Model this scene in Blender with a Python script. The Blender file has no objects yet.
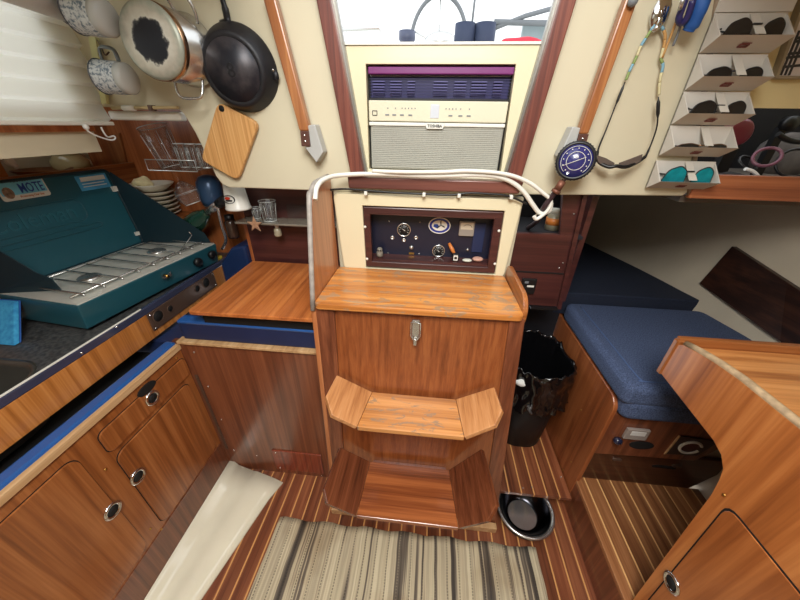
import bpy, bmesh, math, random
from mathutils import Vector, Matrix, noise
random.seed(4)
PI = math.pi
S = bpy.context.scene
COL = S.collection
V3 = Vector

# ------------------------------------------------------------------ camera
H, F = 1.5, 305.0
p_, y_, r_ = map(math.radians, (29.7, 5.2, 1.0))
cf = V3((-math.sin(y_)*math.cos(p_), math.cos(y_)*math.cos(p_), -math.sin(p_)))
cr = cf.cross(V3((0, 0, 1))).normalized(); cu = cr.cross(cf)
cr, cu = cr*math.cos(r_)+cu*math.sin(r_), -cr*math.sin(r_)+cu*math.cos(r_)
cam = bpy.data.cameras.new('camera'); camo = bpy.data.objects.new('camera', cam); COL.objects.link(camo)
camo.matrix_world = Matrix(((cr.x, cu.x, -cf.x, 0), (cr.y, cu.y, -cf.y, 0), (cr.z, cu.z, -cf.z, H), (0, 0, 0, 1)))
cam.sensor_width = 36; cam.lens = F/800*36; cam.clip_start = .02
S.camera = camo

def ray(px, py): return cf+cr*((px-400)/F)+cu*((300-py)/F)
def at(px, py, x=None, y=None, z=None):
    """measured point of the photo on one of the room's axis planes"""
    d = ray(px, py)
    t = x/d.x if x is not None else y/d.y if y is not None else (z-H)/d.z
    return V3((0, 0, H))+d*t
def atp(px, py, p0, n):
    d = ray(px, py); o = V3((0, 0, H)); p0 = V3(p0); n = V3(n)
    return o+d*((p0-o).dot(n)/d.dot(n))

# ------------------------------------------------------------------ materials
def lin(c):
    return tuple(((v/255)/12.92 if v/255 <= .04045 else ((v/255+.055)/1.055)**2.4) for v in c)+(1,)
class NT:
    def __init__(s, name):
        s.m = bpy.data.materials.new(name); s.m.use_nodes = True
        s.t = s.m.node_tree; s.b = s.t.nodes['Principled BSDF']
    def n(s, typ, **k):
        o = s.t.nodes.new(typ)
        for a, v in k.items():
            if a in o.inputs: o.inputs[a].default_value = v
            else: setattr(o, a, v)
        return o
    def l(s, a, b): s.t.links.new(a, b)
def flat(name, c, rough=.5, metal=0, var=.06, scale=8, bump=0, coat=0, **k):
    m = NT(name); m.b.inputs['Roughness'].default_value = rough; m.b.inputs['Metallic'].default_value = metal
    m.b.inputs['Coat Weight'].default_value = coat
    for a, v in k.items(): m.b.inputs[a.replace('_', ' ')].default_value = v
    tc = m.n('ShaderNodeTexCoord'); nz = m.n('ShaderNodeTexNoise', Scale=scale, Detail=4.0)
    m.l(tc.outputs['Object'], nz.inputs['Vector'])
    rp = m.n('ShaderNodeValToRGB'); L = lin(c)
    rp.color_ramp.elements[0].position = .3; rp.color_ramp.elements[1].position = .7
    rp.color_ramp.elements[0].color = tuple(v*(1-var*1.5) for v in L[:3])+(1,)
    rp.color_ramp.elements[1].color = tuple(min(1, v*(1+var)) for v in L[:3])+(1,)
    m.l(nz.outputs['Fac'], rp.inputs['Fac']); m.l(rp.outputs['Color'], m.b.inputs['Base Color'])
    if bump:
        n2 = m.n('ShaderNodeTexNoise', Scale=scale*12, Detail=3.0); m.l(tc.outputs['Object'], n2.inputs['Vector'])
        bp = m.n('ShaderNodeBump', Strength=bump, Distance=.002); m.l(n2.outputs['Fac'], bp.inputs['Height']); m.l(bp.outputs['Normal'], m.b.inputs['Normal'])
    return m.m
def wood(name, dark, mid, light, axis='z', rough=.3, across=22, coat=.3, wear=None, planks=None):
    m = NT(name); m.b.inputs['Roughness'].default_value = rough; m.b.inputs['Coat Weight'].default_value = coat
    m.b.inputs['Coat Roughness'].default_value = .15
    tc = m.n('ShaderNodeTexCoord'); mp = m.n('ShaderNodeMapping')
    sc = [across*1.9]*3; sc['xyz'.index(axis)] = .9; mp.inputs['Scale'].default_value = sc
    m.l(tc.outputs['Object'], mp.inputs['Vector'])
    a = m.n('ShaderNodeTexNoise', Scale=1.0, Detail=4.0, Roughness=.55, Distortion=.15); m.l(mp.outputs[0], a.inputs['Vector'])
    mp2 = m.n('ShaderNodeMapping'); s2 = [across*9]*3; s2['xyz'.index(axis)] = 5; mp2.inputs['Scale'].default_value = s2
    m.l(tc.outputs['Object'], mp2.inputs['Vector'])
    b = m.n('ShaderNodeTexNoise', Scale=1.0, Detail=2.0); m.l(mp2.outputs[0], b.inputs['Vector'])
    big = m.n('ShaderNodeTexNoise', Scale=3.0, Detail=2.0); m.l(tc.outputs['Object'], big.inputs['Vector'])
    ad = m.n('ShaderNodeMath', operation='MULTIPLY_ADD'); m.l(b.outputs['Fac'], ad.inputs[0]); ad.inputs[1].default_value = .35; m.l(a.outputs['Fac'], ad.inputs[2])
    ad2 = m.n('ShaderNodeMath', operation='MULTIPLY_ADD'); m.l(big.outputs['Fac'], ad2.inputs[0]); ad2.inputs[1].default_value = .25; m.l(ad.outputs[0], ad2.inputs[2])
    rp = m.n('ShaderNodeValToRGB'); e = rp.color_ramp.elements
    e[0].position = .52; e[0].color = lin(dark); e[1].position = 1.06; e[1].color = lin(light)
    x = rp.color_ramp.elements.new(.78); x.color = lin(mid)
    m.l(ad2.outputs[0], rp.inputs['Fac']); out = rp.outputs['Color']
    if planks:
        w, frac, hc = planks
        sx = m.n('ShaderNodeSeparateXYZ'); m.l(tc.outputs['Object'], sx.inputs[0])
        dv = m.n('ShaderNodeMath', operation='DIVIDE'); m.l(sx.outputs[0], dv.inputs[0]); dv.inputs[1].default_value = w
        fl = m.n('ShaderNodeMath', operation='FLOOR'); m.l(dv.outputs[0], fl.inputs[0])
        wn = m.n('ShaderNodeTexWhiteNoise', noise_dimensions='1D'); m.l(fl.outputs[0], wn.inputs['W'])
        mr = m.n('ShaderNodeMapRange'); m.l(wn.outputs['Value'], mr.inputs[0]); mr.inputs[3].default_value = .72; mr.inputs[4].default_value = 1.2
        vm = m.n('ShaderNodeVectorMath', operation='SCALE'); m.l(out, vm.inputs[0]); m.l(mr.outputs[0], vm.inputs['Scale'])
        fr = m.n('ShaderNodeMath', operation='FRACT'); m.l(dv.outputs[0], fr.inputs[0])
        lt = m.n('ShaderNodeMath', operation='LESS_THAN'); m.l(fr.outputs[0], lt.inputs[0]); lt.inputs[1].default_value = frac
        mx = m.n('ShaderNodeMix', data_type='RGBA'); m.l(lt.outputs[0], mx.inputs['Factor']); m.l(vm.outputs[0], mx.inputs[6]); mx.inputs[7].default_value = lin(hc)
        out = mx.outputs[2]
    if wear:
        mp3 = m.n('ShaderNodeMapping'); mp3.inputs['Scale'].default_value = (9, 26, 9); m.l(tc.outputs['Object'], mp3.inputs['Vector'])
        w1 = m.n('ShaderNodeTexNoise', Scale=1.0, Detail=7.0, Roughness=.7, Distortion=1.5); m.l(mp3.outputs[0], w1.inputs['Vector'])
        r2 = m.n('ShaderNodeValToRGB'); r2.color_ramp.elements[0].position = .535; r2.color_ramp.elements[0].color = (0, 0, 0, 1); r2.color_ramp.elements[1].position = .575; r2.color_ramp.elements[1].color = (.8, .8, .8, 1)
        m.l(w1.outputs['Fac'], r2.inputs['Fac'])
        mx = m.n('ShaderNodeMix', data_type='RGBA'); m.l(r2.outputs['Color'], mx.inputs['Factor']); m.l(out, mx.inputs[6]); mx.inputs[7].default_value = lin(wear)
        out = mx.outputs[2]
    m.l(out, m.b.inputs['Base Color'])
    bp = m.n('ShaderNodeBump', Strength=.12, Distance=.001); m.l(b.outputs['Fac'], bp.inputs['Height']); m.l(bp.outputs['Normal'], m.b.inputs['Normal'])
    return m.m
def spotty(name, c1, c2, scale, thr=.5, soft=.04, rough=.4, metal=0, mapscale=(1, 1, 1), detail=6.0):
    m = NT(name); m.b.inputs['Roughness'].default_value = rough; m.b.inputs['Metallic'].default_value = metal
    tc = m.n('ShaderNodeTexCoord'); mp = m.n('ShaderNodeMapping'); mp.inputs['Scale'].default_value = mapscale
    m.l(tc.outputs['Object'], mp.inputs['Vector'])
    nz = m.n('ShaderNodeTexNoise', Scale=scale, Detail=detail); m.l(mp.outputs[0], nz.inputs['Vector'])
    rp = m.n('ShaderNodeValToRGB'); e = rp.color_ramp.elements
    e[0].position = thr-soft; e[0].color = lin(c1); e[1].position = thr+soft; e[1].color = lin(c2)
    m.l(nz.outputs['Fac'], rp.inputs['Fac']); m.l(rp.outputs['Color'], m.b.inputs['Base Color'])
    return m.m
def glass(name, c=(255, 255, 255), rough=.02, ior=1.4, thru=.72):
    m = NT(name); tr = m.n('ShaderNodeBsdfTransparent'); tr.inputs['Color'].default_value = lin(c)
    gl = m.n('ShaderNodeBsdfGlossy'); gl.inputs['Roughness'].default_value = rough
    df = m.n('ShaderNodeBsdfDiffuse'); df.inputs['Color'].default_value = lin((226, 228, 226))
    lw = m.n('ShaderNodeLayerWeight'); lw.inputs['Blend'].default_value = .12
    mx = m.n('ShaderNodeMixShader'); m.l(lw.outputs['Facing'], mx.inputs[0]); m.l(tr.outputs[0], mx.inputs[1]); m.l(gl.outputs[0], mx.inputs[2])
    m2 = m.n('ShaderNodeMixShader'); m2.inputs[0].default_value = .015; m.l(mx.outputs[0], m2.inputs[1]); m.l(df.outputs[0], m2.inputs[2])
    out = [n for n in m.t.nodes if n.type == 'OUTPUT_MATERIAL'][0]; m.l(m2.outputs[0], out.inputs['Surface']); return m.m

W = {}
tk = dict(dark=(104, 56, 26), mid=(148, 86, 42), light=(176, 112, 62))
W['teak_x'] = wood('teak_x', axis='x', **tk); W['teak_y'] = wood('teak_y', axis='y', **tk); W['teak_z'] = wood('teak_z', axis='z', **tk)
W['oak'] = wood('fascia_wood', (132, 76, 32), (184, 116, 54), (206, 140, 76), axis='z', across=26)
W['lid'] = wood('lid_wood', (146, 82, 34), (192, 122, 58), (216, 150, 80), axis='x', rough=.3, wear=(158, 128, 98))
W['lidy'] = wood('locker_lid_wood', (128, 66, 30), (176, 100, 50), (200, 122, 64), axis='y', rough=.28)
W['step'] = wood('step_wood', (140, 84, 38), (190, 126, 66), (214, 152, 90), axis='x', rough=.32, wear=(140, 118, 96))
W['stepdark'] = wood('shaded_step_wood', (84, 42, 22), (134, 72, 38), (168, 98, 54), axis='x', rough=.22, coat=.6)  # darker than the upper step; shade put into the wood colour
W['boxfront'] = wood('box_front_wood', (104, 52, 24), (136, 74, 38), (154, 90, 48), axis='z', across=40)
W['mahog_z'] = wood('mahogany_face', (80, 42, 26), (112, 62, 40), (136, 80, 52), axis='z', across=30, rough=.3)
W['desk'] = wood('desk_wood', (130, 68, 30), (176, 102, 48), (200, 126, 66), axis='y', across=18)
W['deskz'] = wood('desk_side_wood', (132, 72, 34), (176, 104, 52), (200, 128, 70), axis='z', across=16)
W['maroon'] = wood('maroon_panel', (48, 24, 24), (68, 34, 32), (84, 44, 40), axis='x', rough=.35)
W['trimred'] = wood('companionway_trim', (70, 32, 26), (106, 52, 40), (134, 74, 56), axis='z', across=30, rough=.45)
W['dark'] = wood('dark_hull_board', (26, 15, 12), (44, 24, 18), (66, 38, 26), axis='y', rough=.4)
W['bulk'] = wood('galley_bulkhead_wood', (124, 66, 34), (172, 100, 56), (196, 126, 76), axis='z', across=14, rough=.3)
W['edge'] = wood('pale_edge_wood', (150, 108, 70), (190, 150, 104), (206, 170, 126), axis='y', rough=.6)
W['rail'] = wood('handrail_wood', (112, 66, 36), (150, 92, 52), (172, 114, 68), axis='z', rough=.35)
W['sole'] = wood('teak_and_holly', (74, 36, 22), (118, 66, 42), (150, 92, 60), axis='y', rough=.32, coat=.2, planks=(.0545, .11, (206, 150, 92)))
W['sole2'] = wood('teak_and_holly_worn', (104, 58, 34), (152, 98, 60), (176, 122, 80), axis='y', rough=.35, coat=.15, planks=(.054, .1, (222, 172, 112)))
W['bamboo'] = wood('bamboo', (168, 114, 62), (202, 150, 90), (220, 172, 112), axis='z', across=60, rough=.45, coat=0)
CREAM = flat('cream_gelcoat', (208, 199, 172), .38, var=.03, scale=3)
CREAM2 = flat('ivory_moulding', (224, 214, 180), .3, var=.03, scale=3, coat=.2)
LINER = flat('moulded_sole_liner', (232, 226, 202), .12, var=.04, scale=6, coat=.6)
HULL = flat('hull_liner', (206, 194, 172), .55, var=.06, scale=4)
WHITE = flat('white_plastic', (228, 226, 216), .35, var=.02)
AC_W = flat('air_conditioner_plastic', (216, 210, 184), .4, var=.02)
AC_G = flat('air_conditioner_grille', (158, 158, 148), .7, var=.12, scale=300)
NAVY = flat('navy_plastic', (44, 42, 94), .35, var=.05)
LILAC = flat('vent_louver', (96, 92, 148), .4, var=.05)
MAG = flat('magenta_lip', (120, 50, 110), .3)
BLUEV = flat('blue_vinyl', (34, 84, 150), .35, var=.05, bump=.1, coat=.3)
BLUED = flat('navy_vinyl', (24, 38, 76), .5, var=.06)
TEAL = flat('teal_enamel', (32, 84, 96), .36, var=.05, scale=3, coat=.2)
TEALD = flat('dark_teal_enamel', (12, 40, 50), .5, var=.05)
STEEL = flat('stainless_steel', (206, 206, 204), .24, .9, var=.03)
CHROME = flat('chrome', (220, 220, 220), .08, 1, var=.01)
ALU = flat('brushed_aluminium_tray', (232, 230, 218), .28, .4, var=.06)
BLACK = flat('black_plastic', (20, 20, 22), .4, var=.05)
BAG = flat('black_bin_liner', (12, 12, 14), .16, var=.05, coat=.5)
HOLE = flat('dark_recess', (12, 9, 8), .8)
IRON = flat('cast_iron', (36, 36, 40), .45, .3, var=.2, scale=20, bump=.3)
IRONR = spotty('seasoned_iron_base', (34, 36, 44), (84, 78, 80), 14, .55, .12, .4, .3)
COUNTER = spotty('grey_laminate', (44, 46, 48), (86, 86, 84), 90, .5, .15, .35)
BRONZE = flat('brown_face_plate', (96, 74, 62), .3, .3, var=.05)
BRASS = flat('brass', (186, 142, 74), .3, 1, var=.04)
COPPER = flat('copper_band', (176, 140, 112), .25, 1, var=.1, scale=20)
GLASS = glass('clear_glass'); ACRYL = glass('clear_acrylic', (245, 245, 245), .05)
GREY = flat('grey_paint', (120, 124, 128), .5); BRK = flat('grey_bracket', (176, 176, 172), .4)
RED = flat('red_cloth', (214, 50, 70), .8); PINK = flat('pink_stone', (196, 150, 132), .5, var=.15, scale=60)
RUST = flat('rust_red', (140, 62, 50), .6); ORANGE = flat('orange_plastic', (206, 122, 54), .4)
YEL = flat('yellow_plastic', (196, 170, 60), .5); GREENB = flat('green_cylinder', (26, 64, 50), .2, var=.05, coat=.5)
BLUEF = flat('blue_foam', (30, 84, 156), .6, var=.06); CUPBLUE = flat('blue_steel_cup', (56, 84, 118), .3, .2, var=.05)
CYAN = spotty('blue_sponge', (40, 130, 190), (70, 170, 214), 60, .5, .2, .9)
PAPER = flat('paper_white', (230, 230, 226), .8, var=.02); CORD = flat('white_cable', (224, 222, 212), .4, var=.02)
LOGO = flat('dark_red_logo', (122, 60, 52), .6); INK = flat('dark_ink', (50, 48, 46), .6); INKB = flat('blue_ink', (24, 64, 150), .5)
LENS = flat('dark_lens', (24, 22, 24), .08, var=.02, coat=.5); MIRROR = flat('blue_mirror_lens', (24, 170, 190), .08, .6, var=.4, scale=25)
POTBASE = None
def potbase():
    m = NT('scorched_pot_base'); m.b.inputs['Roughness'].default_value = .45; m.b.inputs['Metallic'].default_value = .4
    tc = m.n('ShaderNodeTexCoord'); ln = m.n('ShaderNodeVectorMath', operation='LENGTH'); m.l(tc.outputs['Object'], ln.inputs[0])
    nz = m.n('ShaderNodeTexNoise', Scale=45.0, Detail=6.0); m.l(tc.outputs['Object'], nz.inputs['Vector'])
    ma = m.n('ShaderNodeMath', operation='MULTIPLY_ADD'); m.l(nz.outputs['Fac'], ma.inputs[0]); ma.inputs[1].default_value = .035; m.l(ln.outputs['Value'], ma.inputs[2])
    rp = m.n('ShaderNodeValToRGB'); e = rp.color_ramp.elements
    e[0].position = .062; e[0].color = lin((34, 36, 44)); e[1].position = .066; e[1].color = lin((214, 212, 200))
    a = e.new(.08); a.color = lin((196, 190, 176)); a = e.new(.095); a.color = lin((160, 164, 150))
    m.l(ma.outputs[0], rp.inputs['Fac']); m.l(rp.outputs['Color'], m.b.inputs['Base Color']); return m.m
POTBASE = potbase()
ENAM = spotty('speckled_enamel', (110, 126, 140), (204, 210, 212), 150, .46, .08, .25)
FABRIC = spotty('blue_woven_fabric', (38, 48, 72), (86, 102, 138), 260, .5, .2, .9)
FABD = spotty('shaded_woven_fabric', (18, 24, 40), (32, 42, 64), 300, .5, .2, .9)  # darker copy of the cushion cloth; berth shade put into its colour
CLOTHG = flat('grey_cloth', (104, 98, 96), .9, var=.2, scale=30)
def blindmat():
    m = NT('pleated_blind'); m.b.inputs['Roughness'].default_value = .8
    m.b.inputs['Base Color'].default_value = lin((240, 240, 230))
    tr = m.n('ShaderNodeBsdfTranslucent'); tr.inputs['Color'].default_value = lin((250, 250, 242))
    mx = m.n('ShaderNodeMixShader'); mx.inputs[0].default_value = .6
    out = [n for n in m.t.nodes if n.type == 'OUTPUT_MATERIAL'][0]
    tc = m.n('ShaderNodeTexCoord'); nz = m.n('ShaderNodeTexNoise', Scale=160.0); m.l(tc.outputs['Object'], nz.inputs['Vector'])
    bp = m.n('ShaderNodeBump', Strength=.1, Distance=.002); m.l(nz.outputs['Fac'], bp.inputs['Height']); m.l(bp.outputs['Normal'], m.b.inputs['Normal'])
    m.l(m.b.outputs[0], mx.inputs[1]); m.l(tr.outputs[0], mx.inputs[2]); m.l(mx.outputs[0], out.inputs['Surface']); return m.m
BLIND = blindmat()
def rugmat():
    m = NT('rag_rug'); m.b.inputs['Roughness'].default_value = .95; m.b.inputs['Specular IOR Level'].default_value = .1
    tc = m.n('ShaderNodeTexCoord')
    wob = m.n('ShaderNodeTexNoise', Scale=5.0, Detail=2.0); m.l(tc.outputs['Object'], wob.inputs['Vector'])
    mp = m.n('ShaderNodeMapping'); mp.inputs['Scale'].default_value = (30, .35, .3); m.l(tc.outputs['Object'], mp.inputs['Vector'])
    a = m.n('ShaderNodeVectorMath', operation='MULTIPLY_ADD'); m.l(wob.outputs['Color'], a.inputs[0]); a.inputs[1].default_value = (.5, 0, 0); m.l(mp.outputs[0], a.inputs[2])
    n1 = m.n('ShaderNodeTexNoise', Scale=1.0, Detail=2.5, Roughness=.6); m.l(a.outputs[0], n1.inputs['Vector'])
    rp = m.n('ShaderNodeValToRGB'); e = rp.color_ramp.elements
    e[0].position = .36; e[0].color = lin((74, 68, 62)); e[1].position = .72; e[1].color = lin((206, 196, 166))
    for p, c in ((.43, (112, 102, 90)), (.455, (180, 166, 140)), (.5, (196, 184, 154)), (.56, (170, 158, 134)), (.62, (204, 192, 162))):
        q = e.new(p); q.color = lin(c)
    m.l(n1.outputs['Fac'], rp.inputs['Fac'])
    sx = m.n('ShaderNodeSeparateXYZ'); m.l(tc.outputs['Object'], sx.inputs[0])
    # dark stitched pinstripes every few cm
    c1 = m.n('ShaderNodeMath', operation='MULTIPLY_ADD'); m.l(wob.outputs['Fac'], c1.inputs[0]); c1.inputs[1].default_value = .012; m.l(sx.outputs[0], c1.inputs[2])
    c2 = m.n('ShaderNodeMath', operation='DIVIDE'); m.l(c1.outputs[0], c2.inputs[0]); c2.inputs[1].default_value = .047
    c3 = m.n('ShaderNodeMath', operation='FRACT'); m.l(c2.outputs[0], c3.inputs[0])
    c4 = m.n('ShaderNodeMath', operation='LESS_THAN'); m.l(c3.outputs[0], c4.inputs[0]); c4.inputs[1].default_value = .10
    d1 = m.n('ShaderNodeMath', operation='MULTIPLY'); m.l(sx.outputs[1], d1.inputs[0]); d1.inputs[1].default_value = 110
    d2 = m.n('ShaderNodeMath', operation='FRACT'); m.l(d1.outputs[0], d2.inputs[0])
    d3 = m.n('ShaderNodeMath', operation='GREATER_THAN'); m.l(d2.outputs[0], d3.inputs[0]); d3.inputs[1].default_value = .3
    d4 = m.n('ShaderNodeMath', operation='MULTIPLY'); m.l(c4.outputs[0], d4.inputs[0]); m.l(d3.outputs[0], d4.inputs[1])
    d5 = m.n('ShaderNodeMath', operation='MULTIPLY'); m.l(d4.outputs[0], d5.inputs[0]); d5.inputs[1].default_value = .6
    mx = m.n('ShaderNodeMix', data_type='RGBA'); m.l(d5.outputs[0], mx.inputs['Factor']); m.l(rp.outputs['Color'], mx.inputs[6]); mx.inputs[7].default_value = lin((62, 58, 54))
    st = m.n('ShaderNodeTexNoise', Scale=3.2, Detail=3.0); m.l(tc.outputs['Object'], st.inputs['Vector'])
    sr = m.n('ShaderNodeValToRGB'); sr.color_ramp.elements[0].position = .5; sr.color_ramp.elements[0].color = (0, 0, 0, 1); sr.color_ramp.elements[1].position = .66; sr.color_ramp.elements[1].color = (.5, .5, .5, 1)
    m.l(st.outputs['Fac'], sr.inputs['Fac'])
    m2 = m.n('ShaderNodeMix', data_type='RGBA', blend_type='MULTIPLY'); m.l(sr.outputs['Color'], m2.inputs['Factor']); m.l(mx.outputs[2], m2.inputs[6]); m2.inputs[7].default_value = lin((170, 140, 104))
    m.l(m2.outputs[2], m.b.inputs['Base Color'])
    h = m.n('ShaderNodeMath', operation='SINE'); h0 = m.n('ShaderNodeMath', operation='MULTIPLY'); m.l(sx.outputs[1], h0.inputs[0]); h0.inputs[1].default_value = 1200; m.l(h0.outputs[0], h.inputs[0])
    bp = m.n('ShaderNodeBump', Strength=.15, Distance=.001); m.l(h.outputs[0], bp.inputs['Height']); m.l(bp.outputs['Normal'], m.b.inputs['Normal'])
    return m.m
RUG = rugmat()

# ------------------------------------------------------------------ geometry helpers
def catmull(pts, k=5, closed=False):
    P = [V3(p) for p in pts]; n = len(P); out = []
    for i in range(n if closed else n-1):
        a, b, c, d = (P[(i-1) % n] if closed or i else P[0]), P[i], P[(i+1) % n], (P[(i+2) % n] if closed or i+2 < n else P[-1])
        for j in range(k):
            t = j/k
            out.append(.5*((2*b)+(c-a)*t+(2*a-5*b+4*c-d)*t*t+(3*b-a-3*c+d)*t**3))
    if not closed: out.append(P[-1])
    return out
def rr(a0, a1, b0, b1, r, k=5):
    r = min(r, abs(a1-a0)/2.01, abs(b1-b0)/2.01); o = []
    for cx, cy, s in ((a1-r, b1-r, 0), (a0+r, b1-r, 1), (a0+r, b0+r, 2), (a1-r, b0+r, 3)):
        for j in range(k+1):
            t = (s+j/k)*PI/2; o.append((cx+r*math.cos(t), cy+r*math.sin(t)))
    return o
def rpoly(P, r, k=4):
    out = []; n = len(P)
    for i in range(n):
        p = Vector(P[i]); a = (Vector(P[i-1])-p); b = (Vector(P[(i+1) % n])-p)
        q = min(r, a.length*.45, b.length*.45); s = p+a.normalized()*q; e = p+b.normalized()*q
        for j in range(k+1):
            t = j/k; out.append(tuple((1-t)**2*s+2*t*(1-t)*p+t*t*e))
    return out
def ell(cx, cy, rx, ry, n=28): return [(cx+rx*math.cos(2*PI*i/n), cy+ry*math.sin(2*PI*i/n)) for i in range(n)]
class G:
    def __init__(s): s.bm = bmesh.new()
    def face(s, vs, sm=False):
        try:
            f = s.bm.faces.new(vs); f.smooth = sm; return f
        except ValueError: pass
    def v(s, p): return s.bm.verts.new(p)
    def box(s, x0, x1, y0, y1, z0, z1):
        v = [s.v((x, y, z)) for x in (x0, x1) for y in (y0, y1) for z in (z0, z1)]
        for q in ((0, 1, 3, 2), (4, 6, 7, 5), (0, 4, 5, 1), (2, 3, 7, 6), (0, 2, 6, 4), (1, 5, 7, 3)): s.face([v[i] for i in q])
        return s
    def _map(s, axis, p, a): return {'x': (a, p[0], p[1]), 'y': (p[0], a, p[1]), 'z': (p[0], p[1], a)}[axis]
    def prism(s, pts, axis, a0, a1):
        A = [s.v(s._map(axis, p, a0)) for p in pts]; B = [s.v(s._map(axis, p, a1)) for p in pts]
        s.face(A[::-1]); s.face(B); n = len(pts)
        for i in range(n): s.face([A[i], A[(i+1) % n], B[(i+1) % n], B[i]])
        return s
    def ring(s, outer, inner, axis, a0, a1):
        n = len(outer); L = [[s.v(s._map(axis, p, a)) for p in q] for q in (outer, inner) for a in (a0, a1)]
        for i in range(n):
            j = (i+1) % n
            s.face([L[0][i], L[0][j], L[2][j], L[2][i]]); s.face([L[1][i], L[3][i], L[3][j], L[1][j]])
            s.face([L[0][i], L[1][i], L[1][j], L[0][j]]); s.face([L[2][i], L[2][j], L[3][j], L[3][i]])
        return s
    def slab(s, P, th, n=None):
        P = [V3(p) for p in P]
        if n is None: n = (P[1]-P[0]).cross(P[2]-P[0]).normalized()
        n = V3(n); A = [s.v(p) for p in P]; B = [s.v(p-n*th) for p in P]
        s.face(A); s.face(B[::-1]); k = len(P)
        for i in range(k): s.face([A[i], B[i], B[(i+1) % k], A[(i+1) % k]])
        return s
    def tube(s, pts, r, n=8, closed=False, smooth=0, rs=None, flat=1.0):
        P = catmull(pts, smooth, closed) if smooth else [V3(p) for p in pts]
        m = len(P); rings = []; up = None
        for i, p in enumerate(P):
            t = (P[(i+1) % m]-P[i-1]) if closed or 0 < i < m-1 else (P[1]-P[0] if i == 0 else P[-1]-P[-2])
            t = t.normalized() if t.length > 1e-9 else V3((0, 0, 1))
            if up is None: up = t.orthogonal().normalized()
            up = up-t*up.dot(t)
            up = up.normalized() if up.length > 1e-6 else t.orthogonal().normalized()
            w = t.cross(up); R = r if rs is None else rs[min(len(rs)-1, int(i*(len(rs)-1)/max(1, m-1)+.5))]
            rings.append([s.v(p+(up*math.cos(2*PI*k/n)*flat+w*math.sin(2*PI*k/n))*R) for k in range(n)])
        for i in range(m if closed else m-1):
            a, b = rings[i], rings[(i+1) % m]
            for k in range(n): s.face([a[k], a[(k+1) % n], b[(k+1) % n], b[k]], True)
        if not closed: s.face(rings[0][::-1]); s.face(rings[-1])
        return s
    def lathe(s, prof, c=(0, 0, 0), axis=(0, 0, 1), n=28, sm=True, cap=True):
        c = V3(c); ax = V3(axis).normalized(); u = ax.orthogonal().normalized(); w = ax.cross(u); R = []
        for r, h in prof:
            if r < 1e-6: R.append([s.v(c+ax*h)])
            else: R.append([s.v(c+ax*h+(u*math.cos(2*PI*k/n)+w*math.sin(2*PI*k/n))*r) for k in range(n)])
        for a, b in zip(R, R[1:]):
            for k in range(n):
                j = (k+1) % n
                if len(a) == 1 and len(b) == 1: continue
                if len(a) == 1: s.face([a[0], b[j], b[k]], sm)
                elif len(b) == 1: s.face([a[k], a[j], b[0]], sm)
                else: s.face([a[k], a[j], b[j], b[k]], sm)
        if cap and len(R[0]) > 1: s.face(R[0][::-1])
        if cap and len(R[-1]) > 1: s.face(R[-1])
        return s
    def cyl(s, p0, p1, r, r2=None, n=20):
        p0, p1 = V3(p0), V3(p1); return s.lathe([(r, 0), (r if r2 is None else r2, (p1-p0).length)], p0, p1-p0, n)
    def ball(s, c, r, sc=(1, 1, 1), n=14):
        k = len(s.bm.verts); pr = [(0, -r)]+[(r*math.sin(PI*i/8), -r*math.cos(PI*i/8)) for i in range(1, 8)]+[(0, r)]
        s.bm.verts.ensure_lookup_table(); s.lathe(pr, (0, 0, 0), (0, 0, 1), n); s.bm.verts.ensure_lookup_table()
        for v in list(s.bm.verts)[k:]: v.co = V3((v.co.x*sc[0], v.co.y*sc[1], v.co.z*sc[2]))+V3(c)
        return s
    def grid(s, fn, nu, nv, sm=True):
        P = [[s.v(fn(i/nu, j/nv)) for j in range(nv+1)] for i in range(nu+1)]
        for i in range(nu):
            for j in range(nv): s.face([P[i][j], P[i+1][j], P[i+1][j+1], P[i][j+1]], sm)
        return s
    def xf(s, M): s.bm.transform(M); return s
def wloc(o):
    v = V3((0, 0, 0))
    while o: v += o.location; o = o.parent
    return v
def obj(name, g, mat, parent=None, bev=0, solid=0, label=None, origin=None, kind=None, seg=2):
    bm = g.bm; bmesh.ops.recalc_face_normals(bm, faces=bm.faces[:]) if not solid else None
    xs = [v.co for v in bm.verts]
    lo = V3([min(c[i] for c in xs) for i in range(3)]); hi = V3([max(c[i] for c in xs) for i in range(3)])
    o0 = V3(origin) if origin is not None else V3(((lo.x+hi.x)/2, (lo.y+hi.y)/2, lo.z))
    bm.transform(Matrix.Translation(-o0))
    me = bpy.data.meshes.new(name); bm.to_mesh(me); bm.free(); me.materials.append(mat)
    o = bpy.data.objects.new(name, me); COL.objects.link(o); o.parent = parent; o.location = o0-wloc(parent)
    if solid:
        q = o.modifiers.new('thickness', 'SOLIDIFY'); q.thickness = solid; q.offset = 0
    if bev:
        q = o.modifiers.new('bevel', 'BEVEL'); q.width = bev; q.segments = seg; q.limit_method = 'ANGLE'; q.angle_limit = .6
        q.harden_normals = False
    if label: o['label'] = label
    if kind: o['kind'] = kind
    return o
def thing(name, label, cat, loc=(0, 0, 0), group=None):
    o = bpy.data.objects.new(name, None); COL.objects.link(o); o.location = loc; o.empty_display_size = .05
    o['label'] = label; o['category'] = cat
    if group: o['group'] = group
    return o
def tag(o, label, cat, group=None, kind=None):
    o['label'] = label; o['category'] = cat
    if group: o['group'] = group
    if kind: o['kind'] = kind
    return o
def struct(name, g, m, label=None, **k):
    o = obj(name, g, m, **k); o['kind'] = 'structure'
    if label: o['label'] = label
    return o
def basis(c, right, up, nrm=None):
    r = V3(right).normalized(); u = V3(up); u = (u-r*u.dot(r)).normalized(); n = r.cross(u)
    return Matrix(((r.x, u.x, n.x, c[0]), (r.y, u.y, n.y, c[1]), (r.z, u.z, n.z, c[2]), (0, 0, 0, 1)))
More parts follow.
